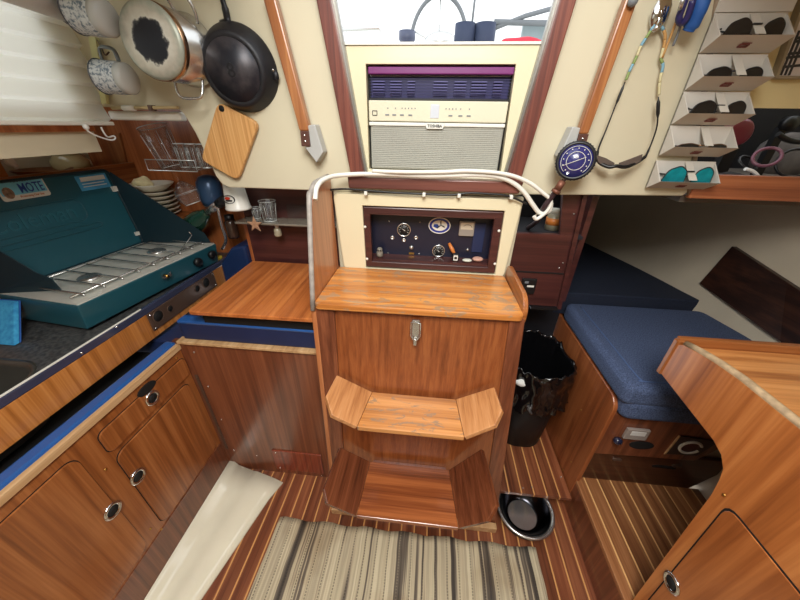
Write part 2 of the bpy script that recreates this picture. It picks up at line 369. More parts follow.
def text(s, size, M, mat, parent, name='lettering', ext=.0006, bold=0, width=None):
    cu_ = bpy.data.curves.new(name, 'FONT'); cu_.body = s; cu_.size = size; cu_.extrude = ext; cu_.align_x = 'CENTER'; cu_.align_y = 'CENTER'; cu_.offset = bold
    cu_.resolution_u = 2
    to = bpy.data.objects.new(name, cu_); COL.objects.link(to); dg = bpy.context.evaluated_depsgraph_get(); dg.update()
    me = bpy.data.meshes.new_from_object(to.evaluated_get(dg)); bpy.data.objects.remove(to)
    g = G(); g.bm.from_mesh(me); bpy.data.meshes.remove(me)
    if width:
        xs = [v.co.x for v in g.bm.verts]; w = max(xs)-min(xs); g.xf(Matrix.Diagonal((width/w, 1, 1, 1)))
    g.xf(M); return obj(name, g, mat, parent)
def copy_tree(o, parent=None):
    c = o.copy(); COL.objects.link(c); c.parent = parent
    for ch in [q for q in bpy.data.objects if q.parent == o]: copy_tree(ch, c)
    return c
FX = lambda c: basis(c, (1, 0, 0), (0, 0, 1))        # facing -y (towards the viewer): right x, up z, normal -y
def screws(parent, pts, axis, mat=CHROME, r=.004, name='screw'):
    for p in pts: obj(name, G().lathe([(0, .0025), (r*.7, .002), (r, 0), (r, -.002)][::-1], p, axis, 10), mat, parent)

# ================================================================== SETTING
struct('floor', G().box(-1.0, .705, -1.3, 1.45, -.03, 0), W['sole'], 'striped teak and holly cabin sole')
# engine room / locker backs -----------------------------------------------
YB = 1.08
def bulk():
    g = G()
    L = [(-1.1, 1.95), (-1.1, 1.54), (-.835, 1.54), (-.812, 1.525), (-.79, 1.47), (-.772, 1.40), (-.757, 1.335), (-.742, 1.31), (-.72, 1.30), (-.262, 1.30), (-.262, 1.33), (-.345, 1.95)]
    g.prism(L, 'y', YB, YB+.035)
    R = [(.338, 1.95), (.268, 1.36), (.262, 1.30), (.30, 1.31), (.79, 1.322), (.80, 1.335), (.61, 1.95)]
    g.prism(R, 'y', YB, YB+.035)
    g.prism([(-.262, 1.3), (.262, 1.3), (.268, 1.36), (-.268, 1.36)], 'y', YB, YB+.035)
    g.box(-.34, -.222, YB+.005, YB+.03, .98, 1.30); g.box(.245, .31, YB+.005, YB+.03, .98, 1.30); g.box(-.222, .245, YB+.005, YB+.03, 1.255, 1.30)
    return g
struct('wall_aft', bulk(), CREAM, 'cream moulded bulkhead around the companionway', bev=.004)
struct('trim_14', G().tube([(.806, YB-.002, 1.325), (.612, YB-.002, 1.95)], .007, 6), flat('tan_edging', (150, 128, 104), .6), 'tan edging at the right of the cream bulkhead')
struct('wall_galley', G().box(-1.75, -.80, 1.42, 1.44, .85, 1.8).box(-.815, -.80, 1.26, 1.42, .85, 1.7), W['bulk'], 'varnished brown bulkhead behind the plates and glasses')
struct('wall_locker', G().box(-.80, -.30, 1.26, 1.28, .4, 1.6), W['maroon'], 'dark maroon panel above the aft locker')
# upper left: window side with recess beneath
def wl():
    g = G()
    g.box(-1.13, -1.11, -1.3, 1.035, 1.41, 1.53); g.box(-1.13, -1.11, -1.3, 1.09, 1.90, 1.97)
    g.box(-1.13, -1.11, .98, 1.09, 1.53, 1.9); g.box(-1.13, -1.11, -1.3, -1.1, 1.53, 1.9)
    return g
struct('wall_left', wl(), CREAM, 'cream cabin side around the galley window')
struct('window_1', G().box(-1.124, -1.120, -1.1, .98, 1.53, 1.9), GLASS)
struct('trim_1', G().box(-1.11, -1.098, -1.2, 1.03, 1.470, 1.486), W['bulk'], 'thin wood strip below the blind')
struct('wall_hull_left', G().box(-1.62, -1.60, -1.3, 1.42, .0, 1.5).box(-1.62, -1.13, -1.3, 1.04, 1.48, 1.5), CREAM)
struct('wall_shelf_top', G().box(-1.62, -1.10, 1.04, 1.42, 1.60, 1.62).box(-1.10, -.80, 1.116, 1.42, 1.60, 1.62).box(-1.62, -1.60, 1.0, 1.42, 1.48, 1.62), W['bulk'])
struct('trim_2', G().box(-1.40, -1.385, -1.3, 1.42, .915, 1.335).box(-1.68, -1.40, -1.3, 1.42, 1.285, 1.30), W['teak_y'], 'wood rail of the shelf behind the stove')
struct('trim_3', G().slab([at(105, 138, y=1.41), at(119, 133, y=1.41), at(126, 163, y=1.41), at(113, 166, y=1.41)][::-1], -.012, (0, 1, 0)), W['rail'], 'short upright wood cleat at the shelf end')
# ceiling (cabin top, out of view; opening over the viewer and companionway slide sized for the light)
g = G(); g.box(-1.12, -.40, -1.3, 1.12, 1.96, 1.98); g.box(.40, 1.60, -1.3, 1.12, 1.96, 1.98); g.box(-.40, .40, -1.3, -.75, 1.96, 1.98)
struct('ceiling', g, CREAM)
struct('wall_forward_unseen', G().box(-1.7, 1.62, -1.34, -1.30, 0, 1.98), CREAM)  # unseen bulkhead added to cut sky light from behind the viewer
# right hull
hx = [(-1.3, 1.37), (.9, 1.37), (1.15, 1.355), (1.38, 1.315), (1.5, 1.285), (1.77, 1.24), (2.1, 1.16), (2.8, .98), (3.0, .93)]
def hullx(y, z):
    for (a, p), (b, q) in zip(hx, hx[1:]):
        if y <= b: x = p+(q-p)*(y-a)/(b-a); break
    if z >= .78: return x+.2*(z-.78)
    return x+.2*(z-.78)-.12*(.78-z)**2
struct('wall_right', G().grid(lambda u, v: (hullx(-1.3+4.3*u, 0+1.36*v), -1.3+4.3*u, 1.36*v), 60, 16), HULL, 'grey beige hull side over the quarter berth', solid=.01)
struct('wall_cabin_right', G().box(1.6, 1.62, -1.3, 1.62, 1.3, 1.97), CREAM)
struct('wall_berth', G().box(.56, .58, 1.155, 1.41, .88, 1.3).box(.56, .58, 1.42, 3.0, .1, 1.3).box(.56, 1.6, 3.0, 3.02, .1, 1.36), W['maroon'])
struct('ceiling_berth', G().box(.80, 1.62, 1.10, 1.62, 1.300, 1.322).box(.52, 1.6, 1.155, 3.02, 1.335, 1.36), flat('berth_overhead', (96, 88, 80), .7))
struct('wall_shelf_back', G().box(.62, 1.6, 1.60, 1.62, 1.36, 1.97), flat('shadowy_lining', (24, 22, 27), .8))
struct('wall_upper_right', G().box(.60, 1.6, YB+.04, YB+.06, 1.56, 1.96), flat('pale_yellow_gelcoat', (226, 210, 158), .45, var=.03), 'pale yellow panel above the right shelf')
struct('trim_4', G().box(.80, 1.6, 1.065, 1.085, 1.318, 1.388), wood('shelf_fiddle_wood', (120, 62, 34), (160, 92, 56), (184, 116, 74), axis='x'), 'wood fiddle along the front of the right shelf', bev=.003)
# cockpit outside
struct('floor_cockpit', G().box(-2.2, 2.2, 1.7, 5, 1.38, 1.42), WHITE)

# companionway trim ---------------------------------------------------------
def bar(P, y0, y1): return G().prism([(p[0], p[1]) for p in P], 'y', y0, y1)
struct('trim_5', bar([(-.264, 1.352), (-.220, 1.352), (-.317, 1.95), (-.354, 1.95)], 1.05, 1.10), W['trimred'], 'dark red wood post left of the companionway', bev=.003)
struct('trim_6', bar([(.235, 1.352), (.278, 1.352), (.346, 1.95), (.308, 1.95)], 1.05, 1.10), W['trimred'], 'dark red wood post right of the companionway', bev=.003)
struct('trim_7', bar([(-.272, 1.318), (.278, 1.318), (.287, 1.354), (-.274, 1.354)], 1.04, 1.10), W['maroon'] if False else wood('sill_wood', (66, 32, 26), (100, 52, 42), (128, 74, 60), axis='x', rough=.5), 'dark red wood sill below the air conditioner', bev=.004)

struct('trim_12', bar([(-.220, 1.352), (-.213, 1.352), (-.308, 1.95), (-.317, 1.95)], 1.075, 1.093), flat('grey_slide', (150, 148, 140), .3, .6), 'grey metal slide inside the left post')
struct('trim_13', bar([(.228, 1.352), (.235, 1.352), (.308, 1.95), (.300, 1.95)], 1.075, 1.093), bpy.data.materials['grey_slide'], 'grey metal slide inside the right post')
# washboard & air conditioner ----------------------------------------------
t = thing('washboard', 'cream hatch board closing the lower companionway with a cut-out for the cooling unit', 'hatch board', (0, 1.11, 1.355))
N = 8
outer = [(-.238, 1.356), (.247, 1.356), (.302, 1.698), (-.296, 1.698)]
inner = [(-.212, 1.372), (.222, 1.372), (.215, 1.655), (-.212, 1.655)]
obj('board', G().ring(outer, inner, 'y', 1.095, 1.125), CREAM2, t, bev=.002)
obj('leak_blocker', G().ring([(-.232, 1.36), (.24, 1.36), (.24, 1.67), (-.232, 1.67)], [(-.204, 1.376), (.211, 1.376), (.211, 1.65), (-.204, 1.65)], 'y', 1.1255, 1.129), HOLE, t)  # added dark ring, keeps outside light from leaking round the unit
obj('top_edge', bar([(-.296, 1.698), (.302, 1.698), (.303, 1.704), (-.297, 1.704)], 1.09, 1.13), WHITE, t)
t = thing('air_conditioner', 'window air conditioner with grey grille fitted in the companionway board', 'air conditioner', (0, 1.25, 1.373))
obj('casing', G().box(-.205, .212, 1.13, 1.48, 1.373, 1.652), AC_W, t, bev=.006)
obj('grille', G().box(-.205, .212, 1.105, 1.13, 1.374, 1.506), AC_G, t, bev=.004)
gg = G()
for k in range(22): gg.box(-.198, .205, 1.1035, 1.106, 1.380+k*.0055, 1.3822+k*.0055)
obj('grille_ribs', gg, flat('grille_rib', (178, 176, 164), .6), t)
obj('control_panel', G().box(-.208, .213, 1.10, 1.13, 1.512, 1.568), AC_W, t, bev=.003)
obj('trim_strip', G().box(-.208, .213, 1.099, 1.13, 1.5, 1.510), WHITE, t, bev=.002)
obj('logo_tab', G().prism([(-.032, 1.509), (.03, 1.509), (.024, 1.494), (-.026, 1.494)], 'y', 1.0965, 1.11), WHITE, t)
text('TOSHIBA', .011, FX((-.001, 1.0955, 1.5015)), INK, t, 'brand_lettering', bold=.0002)
obj('vent_recess', G().box(-.205, .212, 1.128, 1.14, 1.572, 1.63), NAVY, t)
obj('vent_lip', G().box(-.207, .214, 1.10, 1.14, 1.632, 1.65), MAG, t, bev=.003)
obj('vent_edge', G().box(-.207, .214, 1.10, 1.13, 1.568, 1.573), BLACK, t)
for x0, x1 in ((-.197, -.160), (-.143, -.108), (-.090, -.068), (-.012, .030), (.050, .085), (.100, .145), (.165, .190)):
    gg = G()
    for k in range(6): gg.box(x0, x1, 1.118, 1.13, 1.581+k*.0068, 1.5838+k*.0068)
    obj('vent_louvre', gg, LILAC, t)
gg = G()
for k in range(7): gg.box(-.205, .212, 1.112, 1.116, 1.577+k*.0075, 1.5778+k*.0075)
obj('vent_wires', gg, flat('vent_wire', (62, 60, 110), .4), t)
obj('display', G().box(-.017, .010, 1.0985, 1.101, 1.522, 1.558), flat('pale_display', (206, 210, 216), .2), t, bev=.002)
for x in (-.190,): obj('power_mark', G().ring(rr(-.197, -.181, 1.527, 1.541, .002), rr(-.195, -.183, 1.529, 1.539, .002), 'y', 1.0988, 1.1005), INK, t)
for x in (-.150, -.128, -.104, -.078, .045, .075, .1): obj('button', G().box(x-.006, x+.006, 1.0985, 1.1005, 1.528, 1.5315), GREY, t)
for x in (-.148, -.124, -.104, -.094, -.084, -.074, -.064, .030, .040, .050, .060, .074, .1): obj('indicator', G().box(x-.0015, x+.0015, 1.0985, 1.1005, 1.546, 1.549), GREY, t)

# instrument moulding and panel --------------------------------------------
def to16(P): return P
out = rpoly([(-.312, 1.022), (.285, 1.022), (.298, 1.30), (-.33, 1.30)], .02)
inn = rpoly([(-.226, 1.03), (.252, 1.03), (.246, 1.262), (-.23, 1.262)], .004)
tag(obj('instrument_moulding', G().ring(out, inn, 'y', 1.045, 1.082), CREAM2, bev=.004), 'cream moulded surround around the instrument panel above the wooden lid', 'moulding')
t = thing('instrument_panel', 'recessed engine instrument panel in a maroon wooden frame', 'instrument panel', (0, 1.06, 1.036))
obj('frame', G().ring([(-.227, 1.036), (.251, 1.036), (.245, 1.258), (-.229, 1.258)], [(-.202, 1.058), (.222, 1.058), (.218, 1.232), (-.206, 1.232)], 'y', 1.05, 1.072), W['maroon'], t, bev=.003)
obj('back_panel', G().box(-.25, .27, 1.118, 1.124, 1.04, 1.25), flat('dark_navy_panel', (24, 26, 46), .4), t)
obj('ledge', G().box(-.215, .235, 1.06, 1.118, 1.05, 1.064), W['maroon'], t)
screws(t, [at(365, 227, y=1.048), at(367, 259, y=1.048), at(499, 231, y=1.048), at(495, 264, y=1.048)], (0, -1, 0), WHITE, .005)
YP = 1.117
def gauge(name, px, py, r, parent, txt=None, face=BLACK, rim=STEEL):
    c = at(px, py, y=YP)
    q = obj(name, G().lathe([(r, 0), (r, .006), (r*.86, .008), (r*.84, .005), (0, .005)], c, (0, -1, 0), 28), rim, parent)
    obj('dial', G().lathe([(r*.84, .0045), (r*.84, .0056), (0, .0056)], c, (0, -1, 0), 24), face, q)
    ticks = G()
    for k in range(9):
        a = math.radians(-30+k*30); d = V3((math.cos(a), 0, math.sin(a)))
        p = c+V3((0, -.0062, 0))+d*r*.62; ticks.slab([p+d*.0025*s1+V3((-d.z, 0, d.x))*.0005*s2 for s1, s2 in ((-1, -1), (1, -1), (1, 1), (-1, 1))], .0004)
    obj('tick_marks', ticks, WHITE, q)
    p = c+V3((0, -.0068, 0)); d = V3((-.7, 0, .5)).normalized()
    obj('needle', G().slab([p-d*r*.2+V3((.0005, 0, .0007)), p+d*r*.6, p-d*r*.2-V3((.0005, 0, .0007))], .0005), WHITE, q)
    if txt: text(txt, r*.3, FX(c+V3((0, -.0064, -r*.4))), WHITE, q, 'dial_lettering', ext=.0002)
    return q
gauge('gauge', 404, 229.5, .0265, t); gauge('gauge', 438.5, 250.5, .025, t)
for px, py in ((392.5, 237.5), (404, 240), (416, 237.5)):
    obj('switch_nut', G().lathe([(.008, 0), (.008, .004), (.004, .005), (.004, .002), (0, .002)], at(px, py, y=YP), (0, -1, 0), 14), STEEL, t)
obj('round_knob', G().lathe([(.009, 0), (.008, .010), (0, .011)], at(411.5, 247, y=YP), (0, -1, 0), 18), STEEL, t)
c = at(411.5, 253.3, y=YP); obj('brass_tag', G().box(c.x-.01, c.x+.01, YP-.002, YP, c.z-.004, c.z+.004), BRASS, t)
screws(t, [at(389, 221, y=YP), at(420, 222, y=YP), at(388, 253, y=YP), at(419, 254, y=YP)], (0, -1, 0), STEEL, .003)
e = at(439.5, 225.5, y=YP-.003)
em = obj('emblem_plate', G().prism(ell(e.x, e.z, .040, .030), 'y', YP-.004, YP), flat('emblem_blue', (34, 48, 140), .3), t, label='oval blue and white emblem')
obj('emblem_ring', G().ring(ell(e.x, e.z, .040, .030), ell(e.x, e.z, .037, .027), 'y', YP-.0055, YP-.003), WHITE, em)
obj('emblem_field', G().prism(ell(e.x, e.z, .028, .019), 'y', YP-.006, YP-.003), WHITE, em)
gg = G()
for a in (90, 210, 330):
    d = V3((math.cos(math.radians(a)), 0, math.sin(math.radians(a)))); w = V3((-d.z, 0, d.x)); cc = V3((e.x+.005, YP-.0066, e.z+.002))
    gg.slab([cc+w*.0012, cc+d*.012+w*.004, cc+d*.018, cc+d*.012-w*.001, cc-w*.0012], .0008)
obj('emblem_propeller', gg, INK, em)
obj('emblem_patch', G().prism([(e.x-.022, e.z-.004), (e.x-.006, e.z-.011), (e.x-.001, e.z-.002), (e.x-.008, e.z+.006), (e.x-.02, e.z+.005)], 'y', YP-.0068, YP-.006), INKB, em)
c = at(466.5, 228, y=YP); q = obj('square_meter', G().box(c.x-.027, c.x+.027, YP-.012, YP, c.z-.027, c.z+.027), flat('meter_face', (150, 142, 132), .3), t, bev=.002)
obj('meter_window', G().box(c.x-.022, c.x+.022, YP-.0135, YP-.012, c.z-.002, c.z+.023), flat('meter_dial', (204, 192, 168), .3), q)
obj('meter_arc', G().tube([(c.x+.016*math.cos(a)+.002, YP-.0142, c.z+.004+.012*math.sin(a)) for a in [k*.3 for k in range(0, 10)]], .0007, 5), INK, q)
obj('panel_bolt', G().lathe([(.006, 0), (.005, .006), (0, .006)], at(467.5, 249.5, y=YP), (0, -1, 0), 12), STEEL, t)
obj('switch_cover', G().box(.165, .205, YP-.004, YP, 1.09, 1.2), BLUED, t, bev=.001)
# trinkets on the ledge
ZL = 1.0645
c = at(380, 264, y=1.085)
t = thing('owl_figurine', 'small grey figurine at the left end of the instrument panel ledge', 'figurine', (c.x, 1.085, ZL))
obj('body', G().lathe([(.010, 0), (.013, .006), (.013, .018), (.009, .024), (.011, .030), (.007, .036), (0, .037)], (c.x, 1.085, ZL), (0, 0, 1), 16), flat('grey_stoneware', (130, 124, 112), .5, var=.3, scale=120), t)
for s in (-1, 1): obj('eye', G().ball((c.x+s*.004, 1.075, ZL+.028), .003), BLACK, t)
c = at(455, 262, y=1.08)
t = thing('toy_block', 'tiny black and white block below the orange stick on the instrument ledge', 'trinket', (c.x, 1.085, ZL))
obj('block', G().box(c.x-.011, c.x+.011, 1.075, 1.093, ZL, ZL+.028), BLACK, t, bev=.002)
obj('face_plate', G().ring(rr(c.x-.008, c.x+.008, ZL+.004, ZL+.024, .002), rr(c.x-.005, c.x+.005, ZL+.008, ZL+.019, .002), 'y', 1.0735, 1.0755), WHITE, t)
tag(obj('orange_stick', G().tube([at(456, 257, y=1.09), at(452, 249, y=1.10), at(449, 243, y=1.108)], .006, 10, rs=[.004, .0075, .005]), ORANGE), 'short orange wooden stick standing before the lower round gauge', 'stick')
c = at(466, 269, y=1.075); tag(obj('white_shell', G().ball((c.x, 1.078, ZL+.006), .014, (1.3, .8, .42)), flat('shell_white', (206, 208, 194), .5, var=.15, scale=90)), 'small white shell on the instrument ledge beside the pink stone', 'shell')
c = at(477, 266, y=1.08); tag(obj('painted_stone', G().ball((c.x, 1.088, ZL+.009), .018, (1.15, .8, .5)), PINK), 'oval pink painted stone at the right end of the instrument ledge', 'stone')

# cables --------------------------------------------------------------------
def wire(name, pts, r, mat, label, cat='cable', y=1.03, smooth=6):
    P = [at(a, b, y=(c[0] if c else y)) for a, b, *c in pts]
    return tag(obj(name, G().tube(P, r, 8, smooth=smooth), mat), label, cat)
wire('white_cable', [(315, 200, .87), (317, 187, .90), (325, 179, .96), (342, 175, 1.02), (380, 174), (430, 176), (480, 175), (505, 179), (522, 190), (533, 205), (540, 213), (549, 211), (551, 203)], .0072, CORD, 'thick white cable draped along the wooden sill, lower strand')
wire('white_cable', [(372, 171, 1.028), (400, 172), (440, 172), (470, 171), (505, 174), (528, 182), (543, 193), (551, 201), (547, 211), (537, 219), (534, 216)], .0058, CORD, 'thin white cable looping right of the sill, upper strand', y=1.02)
t = tag(wire('black_wire', [(328, 190), (345, 189), (372, 191), (400, 193), (425, 194), (450, 195), (470, 193), (490, 194), (508, 196), (527, 204)], .0032, BLACK, 'thin black wire clipped under the wooden sill'), 'thin black wire clipped under the wooden sill', 'wire')
for px, py in ((366, 193), (424, 194.5), (459, 195.5), (511, 197)):
    c = at(px, py, y=1.03); obj('clip', G().box(c.x-.005, c.x+.005, 1.022, 1.04, c.z-.006, c.z+.006), WHITE, t, bev=.0015)

# ================================================================== ENGINE BOX WITH STEPS
t = thing('companionway_steps', 'varnished wooden engine box with two winged steps in front of the companionway', 'steps', (-.02, .86, 0))
A = lambda x, z: (x, .70+.08*z/1.01, z)
obj('front_stile', G().slab([A(-.36, 0), A(-.285, 0), A(-.275, 1.012), A(-.335, 1.012)], .03), W['mahog_z'], t, bev=.002)
obj('front_stile', G().slab([A(.31, 0), A(.366, 0), A(.298, 1.012), A(.255, 1.012)], .03), W['mahog_z'], t, bev=.002)
B = lambda x, z: (x, .71+.08*z/1.01, z)
obj('front_panel', G().slab([B(-.30, .02), B(.33, .02), B(.27, 1.012), B(-.29, 1.012)], .02), W['boxfront'], t)
obj('base_rail', G().box(-.35, .365, .675, .70, 0, .035), W['edge'], t, bev=.003)
obj('right_side', G().slab([(.362, .72, 0), (.362, 1.06, 0), (.292, 1.06, 1.0), (.292, .79, 1.0)], .02, (1, 0, 0)), W['mahog_z'], t)
prof = [(.70, 0), (.775, 1.0), (.855, 1.30), (.872, 1.325), (.895, 1.34), (.93, 1.35), (1.045, 1.352), (1.045, 0)]
lp = obj('left_side', G().prism(prof, 'x', -.347, -.332), wood('wing_wood', (130, 72, 38), (168, 102, 60), (190, 124, 80), axis='z', across=14), t, bev=.002)
obj('edge_moulding', G().tube([(-.34, p[0]-.002, p[1]+.001) for p in prof[1:7]], .008, 8, smooth=4), flat('grey_edging', (158, 150, 142), .5, var=.2, scale=40), lp, label='worn grey edging')
obj('lid', G().prism(rpoly([(-.331, .762), (.29, .768), (.285, 1.044), (-.331, 1.044)], .018), 'z', 1.012, 1.032), W['lid'], t, bev=.003)
obj('lid_rail', G().prism(rpoly([(.785, .985), (.785, 1.045), (.82, 1.075), (1.044, 1.08), (1.044, .985)], .03), 'x', .288, .303), W['teak_y'], t, bev=.003, label='raised wooden rail at the lid right edge')
c = V3((-.02, .768, .95))
la = obj('latch', G().box(c.x-.012, c.x+.012, .764, .772, .925, .995), STEEL, t, bev=.002)
obj('latch_loop', G().tube([(c.x-.014, .760, .99), (c.x+.014, .760, .99), (c.x+.015, .757, .945), (c.x+.006, .757, .928), (c.x-.006, .757, .928), (c.x-.015, .757, .945)], .0022, 6, closed=True), STEEL, la)
obj('latch_keeper', G().box(c.x-.005, c.x+.005, .758, .766, .905, .925), STEEL, la, bev=.001)
def step(zc, yb, yf, xb0, xf0, xb1, xf1, Lb, L1, L2, Rb, R1, R2, mc, mw, lab):
    bl, fl, br, fr = V3((xb0, yb, zc)), V3((xf0, yf, zc)), V3((xb1, yb, zc)), V3((xf1, yf, zc))
    tr = obj('step', G().slab([fl, fr, br, bl], .018), mc, t, bev=.002, label=lab)
    a = at(*Lb, y=yb); n = (fl-bl).cross(a-bl).normalized(); n = n if n.z > 0 else -n
    obj('wing', G().slab([fl, bl, a, atp(*L1, bl, n), atp(*L2, bl, n)], .016, n), mw, tr, bev=.002)
    a = at(*Rb, y=yb); n = (fr-br).cross(a-br).normalized(); n = n if n.z > 0 else -n
    obj('wing', G().slab([br, fr, atp(*R2, br, n), atp(*R1, br, n), a], .016, n), mw, tr, bev=.002)
    obj('riser', G().box(xb0+.01, xb1-.01, yb-.025, yb+.02, zc-.06, zc-.018), W['mahog_z'], tr)
step(.696, .75, .606, -.160, -.181, .128, .145, (337, 375), (326, 396), (332, 415), (494, 387), (502, 410), (495, 425), W['step'],
     wood('step_wing_wood', (146, 90, 50), (188, 130, 80), (206, 150, 100), axis='y', across=26, rough=.35), 'upper step, sun-bleached and worn')
step(.350, .715, .520, -.172, -.183, .136, .160, (340, 447), (324, 489), (327, 503), (481, 449), (496, 504), (487, 521), W['stepdark'],
     wood('shaded_wing_wood', (66, 34, 22), (104, 56, 34), (128, 74, 46), axis='y', across=26, rough=.25, coat=.5), 'lower step, glossy, with shade toned into the wood')  # wing wood darkened to carry the shade

# ================================================================== AFT LOCKER (left of steps)
t = thing('aft_locker', 'reddish brown wooden locker between the galley and the steps', 'locker', (-.63, 1.03, 0))
obj('front_panel', G().box(-.935, -.352, .83, .85, 0, .785), W['mahog_z'], t)
obj('top_rail', G().box(-.905, -.352, .818, .852, .783, .795), W['edge'], t, bev=.002)
v = obj('vent_hatch', G().box(-.665, -.43, .824, .831, .035, .18), wood('vent_wood', (86, 36, 24), (128, 58, 38), (148, 74, 50), axis='z', across=60), t, bev=.002)
screws(v, [(-.645, .823, .05), (-.645, .823, .165), (-.44, .823, .02)], (0, -1, 0))
obj('hinge', G().box(-.897, -.885, .826, .832, .15, .62), BRONZE, t)
screws(t, [(-.86, .829, .56), (-.86, .829, .36), (-.86, .829, .14), (-.86, .829, .74), (-.75, .829, .12)], (0, -1, 0))
obj('lid', G().prism(rpoly([(-.79, .795), (-.352, .80), (-.352, 1.24), (-.80, 1.24)], .015), 'z', .935, .950), W['lidy'], t, bev=.003)
obj('lid_gap_shade', G().box(-.775, -.36, .835, 1.22, .875, .935), HOLE, t)  # near-black body stands in for the shaded gap under the lid
tag(obj('corner_pad', G().box(-1.30, -.890, .838, 1.40, .70, .775), BLUED, bev=.006), 'navy vinyl pad deep in the corner under the counter end', 'pad')
t = thing('blue_padding', 'blue vinyl padding under the wooden locker lid, its shaded front coloured darker', 'padding', (-.63, 1.0, .79))
obj('padding', G().box(-.885, -.352, .836, 1.2, .795, .873), BLUED, t, bev=.006)  # navy colour stands for the shaded front of the same blue vinyl
obj('edge_roll', G().box(-.885, -.352, .832, .875, .866, .880), BLUEV, t, bev=.006, label='blue edge roll coloured brighter for the sky-lit top')
tag(obj('blue_block', G().prism(rpoly([(-.965, .80), (-.96, .925), (-.885, 1.01), (-.818, 1.02), (-.818, .80)], .015), 'y', 1.235, 1.40), flat('deep_blue_vinyl', (24, 46, 86), .4), bev=.01), 'navy vinyl pad standing between the galley counter end and the wooden locker lid', 'pad')

# ================================================================== GALLEY
t = thing('galley_cabinet', 'long galley cabinet with oval cut-out doors and ring pulls', 'cabinet', (-1.1, -.2, 0))
obj('body', G().box(-.96, -.912, -1.2, .829, 0, .765), W['teak_z'], t)
obj('shadow_trough', G().box(-1.38, -.965, -1.2, .829, .70, .72), HOLE, t)  # near-black trough floor stands in for the shadow under the fascia
obj('top_rail', G().box(-.925, -.905, -1.2, .83, .752, .775), W['edge'], t, bev=.002)
obj('kick_strip', G().box(-.912, -.909, -1.2, .828, .02, .195), W['mahog_z'], t)
def ringpull(c, parent):
    q = obj('ring_pull', G().lathe([(.027, 0), (.027, .003), (.022, .0055), (.0155, .003), (.0155, .0)], c, (1, 0, 0), 26), CHROME, parent)
    q.scale = (1, 1, 1)
    return q
def gdoor(name, y0, y1, z0, z1, rad, pull):
    q = obj(name, G().prism(rr(y0, y1, z0, z1, rad), 'x', -.93, -.906), W['teak_z'], t, bev=.0015)
    gp = G().ring(rr(y0-.0022, y1+.0022, z0-.0022, z1+.0022, rad), rr(y0, y1, z0, z1, rad), 'x', -.92, -.9108)
    obj('gap', gp, HOLE, q)
    if pull:
        r0 = ringpull((-.906, *pull), q)
    return q
d1 = gdoor('door', -.35, .415, .215, .715, .03, None)
d2 = gdoor('door', .483, .80, .21, .61, .03, None)
d3 = gdoor('drawer', .478, .825, .632, .715, .02, None)
for d, (yy, zz) in ((d1, (.402, .468)), (d2, (.500, .481)), (d3, (.655, .678))):
    r0 = ringpull((-.906, yy, zz), d)
    obj('finger_hole', G().lathe([(.015, .002), (.015, .0042), (0, .0042)], (-.906, yy, zz), (1, 0, 0), 18), HOLE, d)
obj('notch', G().prism(ell(.655, .722, .035, .016), 'x', -.91, -.9045), HOLE, d3)
screws(t, [(-.911, .45, .60), (-.911, .447, .25), (-.911, .80, .73), (-.911, .47, .195)], (1, 0, 0), BRASS)
screws(d1, [(-.9055, .20, .45), (-.9055, .15, .38)], (1, 0, 0), BRASS, .003)
tag(obj('blue_gutter_pad', G().box(-.962, -.920, -1.2, .832, .7655, .783), BLUEV, bev=.008), 'bright blue vinyl ledge pad running below the galley counter', 'pad')
t = thing('galley_counter', 'dark grey galley worktop with black fiddle rail and wood fascia', 'worktop', (-1.2, 0, .8))
hole = rr(-1.42+.10, -1.015, -.1, .556, .09, 6); nH = len(hole)
hc = ((-1.42+.1-1.015)/2, .228); ox0, ox1, oy0, oy1 = -1.384, -1.006, -1.2, 1.418
cent = (sum(p[0] for p in hole)/nH, sum(p[1] for p in hole)/nH)
def rayrect(p):
    dx, dy = p[0]-cent[0], p[1]-cent[1]; tt = 1e9
    if dx > 1e-9: tt = min(tt, (ox1-cent[0])/dx)
    if dx < -1e-9: tt = min(tt, (ox0-cent[0])/dx)
    if dy > 1e-9: tt = min(tt, (oy1-cent[1])/dy)
    if dy < -1e-9: tt = min(tt, (oy0-cent[1])/dy)
    return (cent[0]+dx*tt, cent[1]+dy*tt)
# worktop: three plain pieces and a sink surround that share one level
gg = G(); gg.box(ox0, ox1, .60, oy1, .888, .908); gg.box(ox0, ox1, oy0, -.14, .888, .908)
oo = rr(ox0, ox1, -.14, .60, .0015, 6); gg.ring(oo, hole, 'z', .888, .908)
obj('worktop', gg, COUNTER, t)
obj('fiddle_rail', G().box(-1.012, -.996, -1.2, 1.37, .893, .918), flat('black_rail', (58, 62, 84), .15, coat=.5), t, bev=.003)
obj('rail_highlight', G().box(-1.004, -.9985, -1.2, .83, .9175, .9215), WHITE, t, bev=.001, label='painted highlight along the rail top')  # white strip stands for the highlight on the rail top
screws(t, [at(117, 327, x=-.995), at(82, 353, x=-.995)], (1, 0, 0))
obj('fascia', G().box(-1.008, -.997, -1.2, 1.37, .795, .893), W['oak'], t, bev=.002)
fp = obj('face_plate', G().box(-1.0, -.992, .835, 1.215, .822, .894), BRONZE, t, bev=.0015)
for px, py, r in ((158, 316, .0215), (170, 308.5, .0125), (197, 288.5, .0145), (206, 282.5, .021)):
    c = at(px, py, x=-.992)
    obj('hole', G().lathe([(r, 0), (r*1.12, .0006), (r*1.12, .002), (r, .003), (r, .0008), (0, .0008)][1:], c, (1, 0, 0), 22), BRONZE, fp)
    obj('hole_dark', G().lathe([(r*.97, .0005), (r*.97, .0016), (0, .0016)], c, (1, 0, 0), 20), HOLE, fp)
screws(fp, [(-.9915, .845, .83), (-.9915, .845, .886), (-.9915, 1.205, .83), (-.9915, 1.205, .886)], (1, 0, 0))
t = thing('sink', 'dark steel galley sink recessed in the worktop', 'sink', (-1.17, .23, .74))
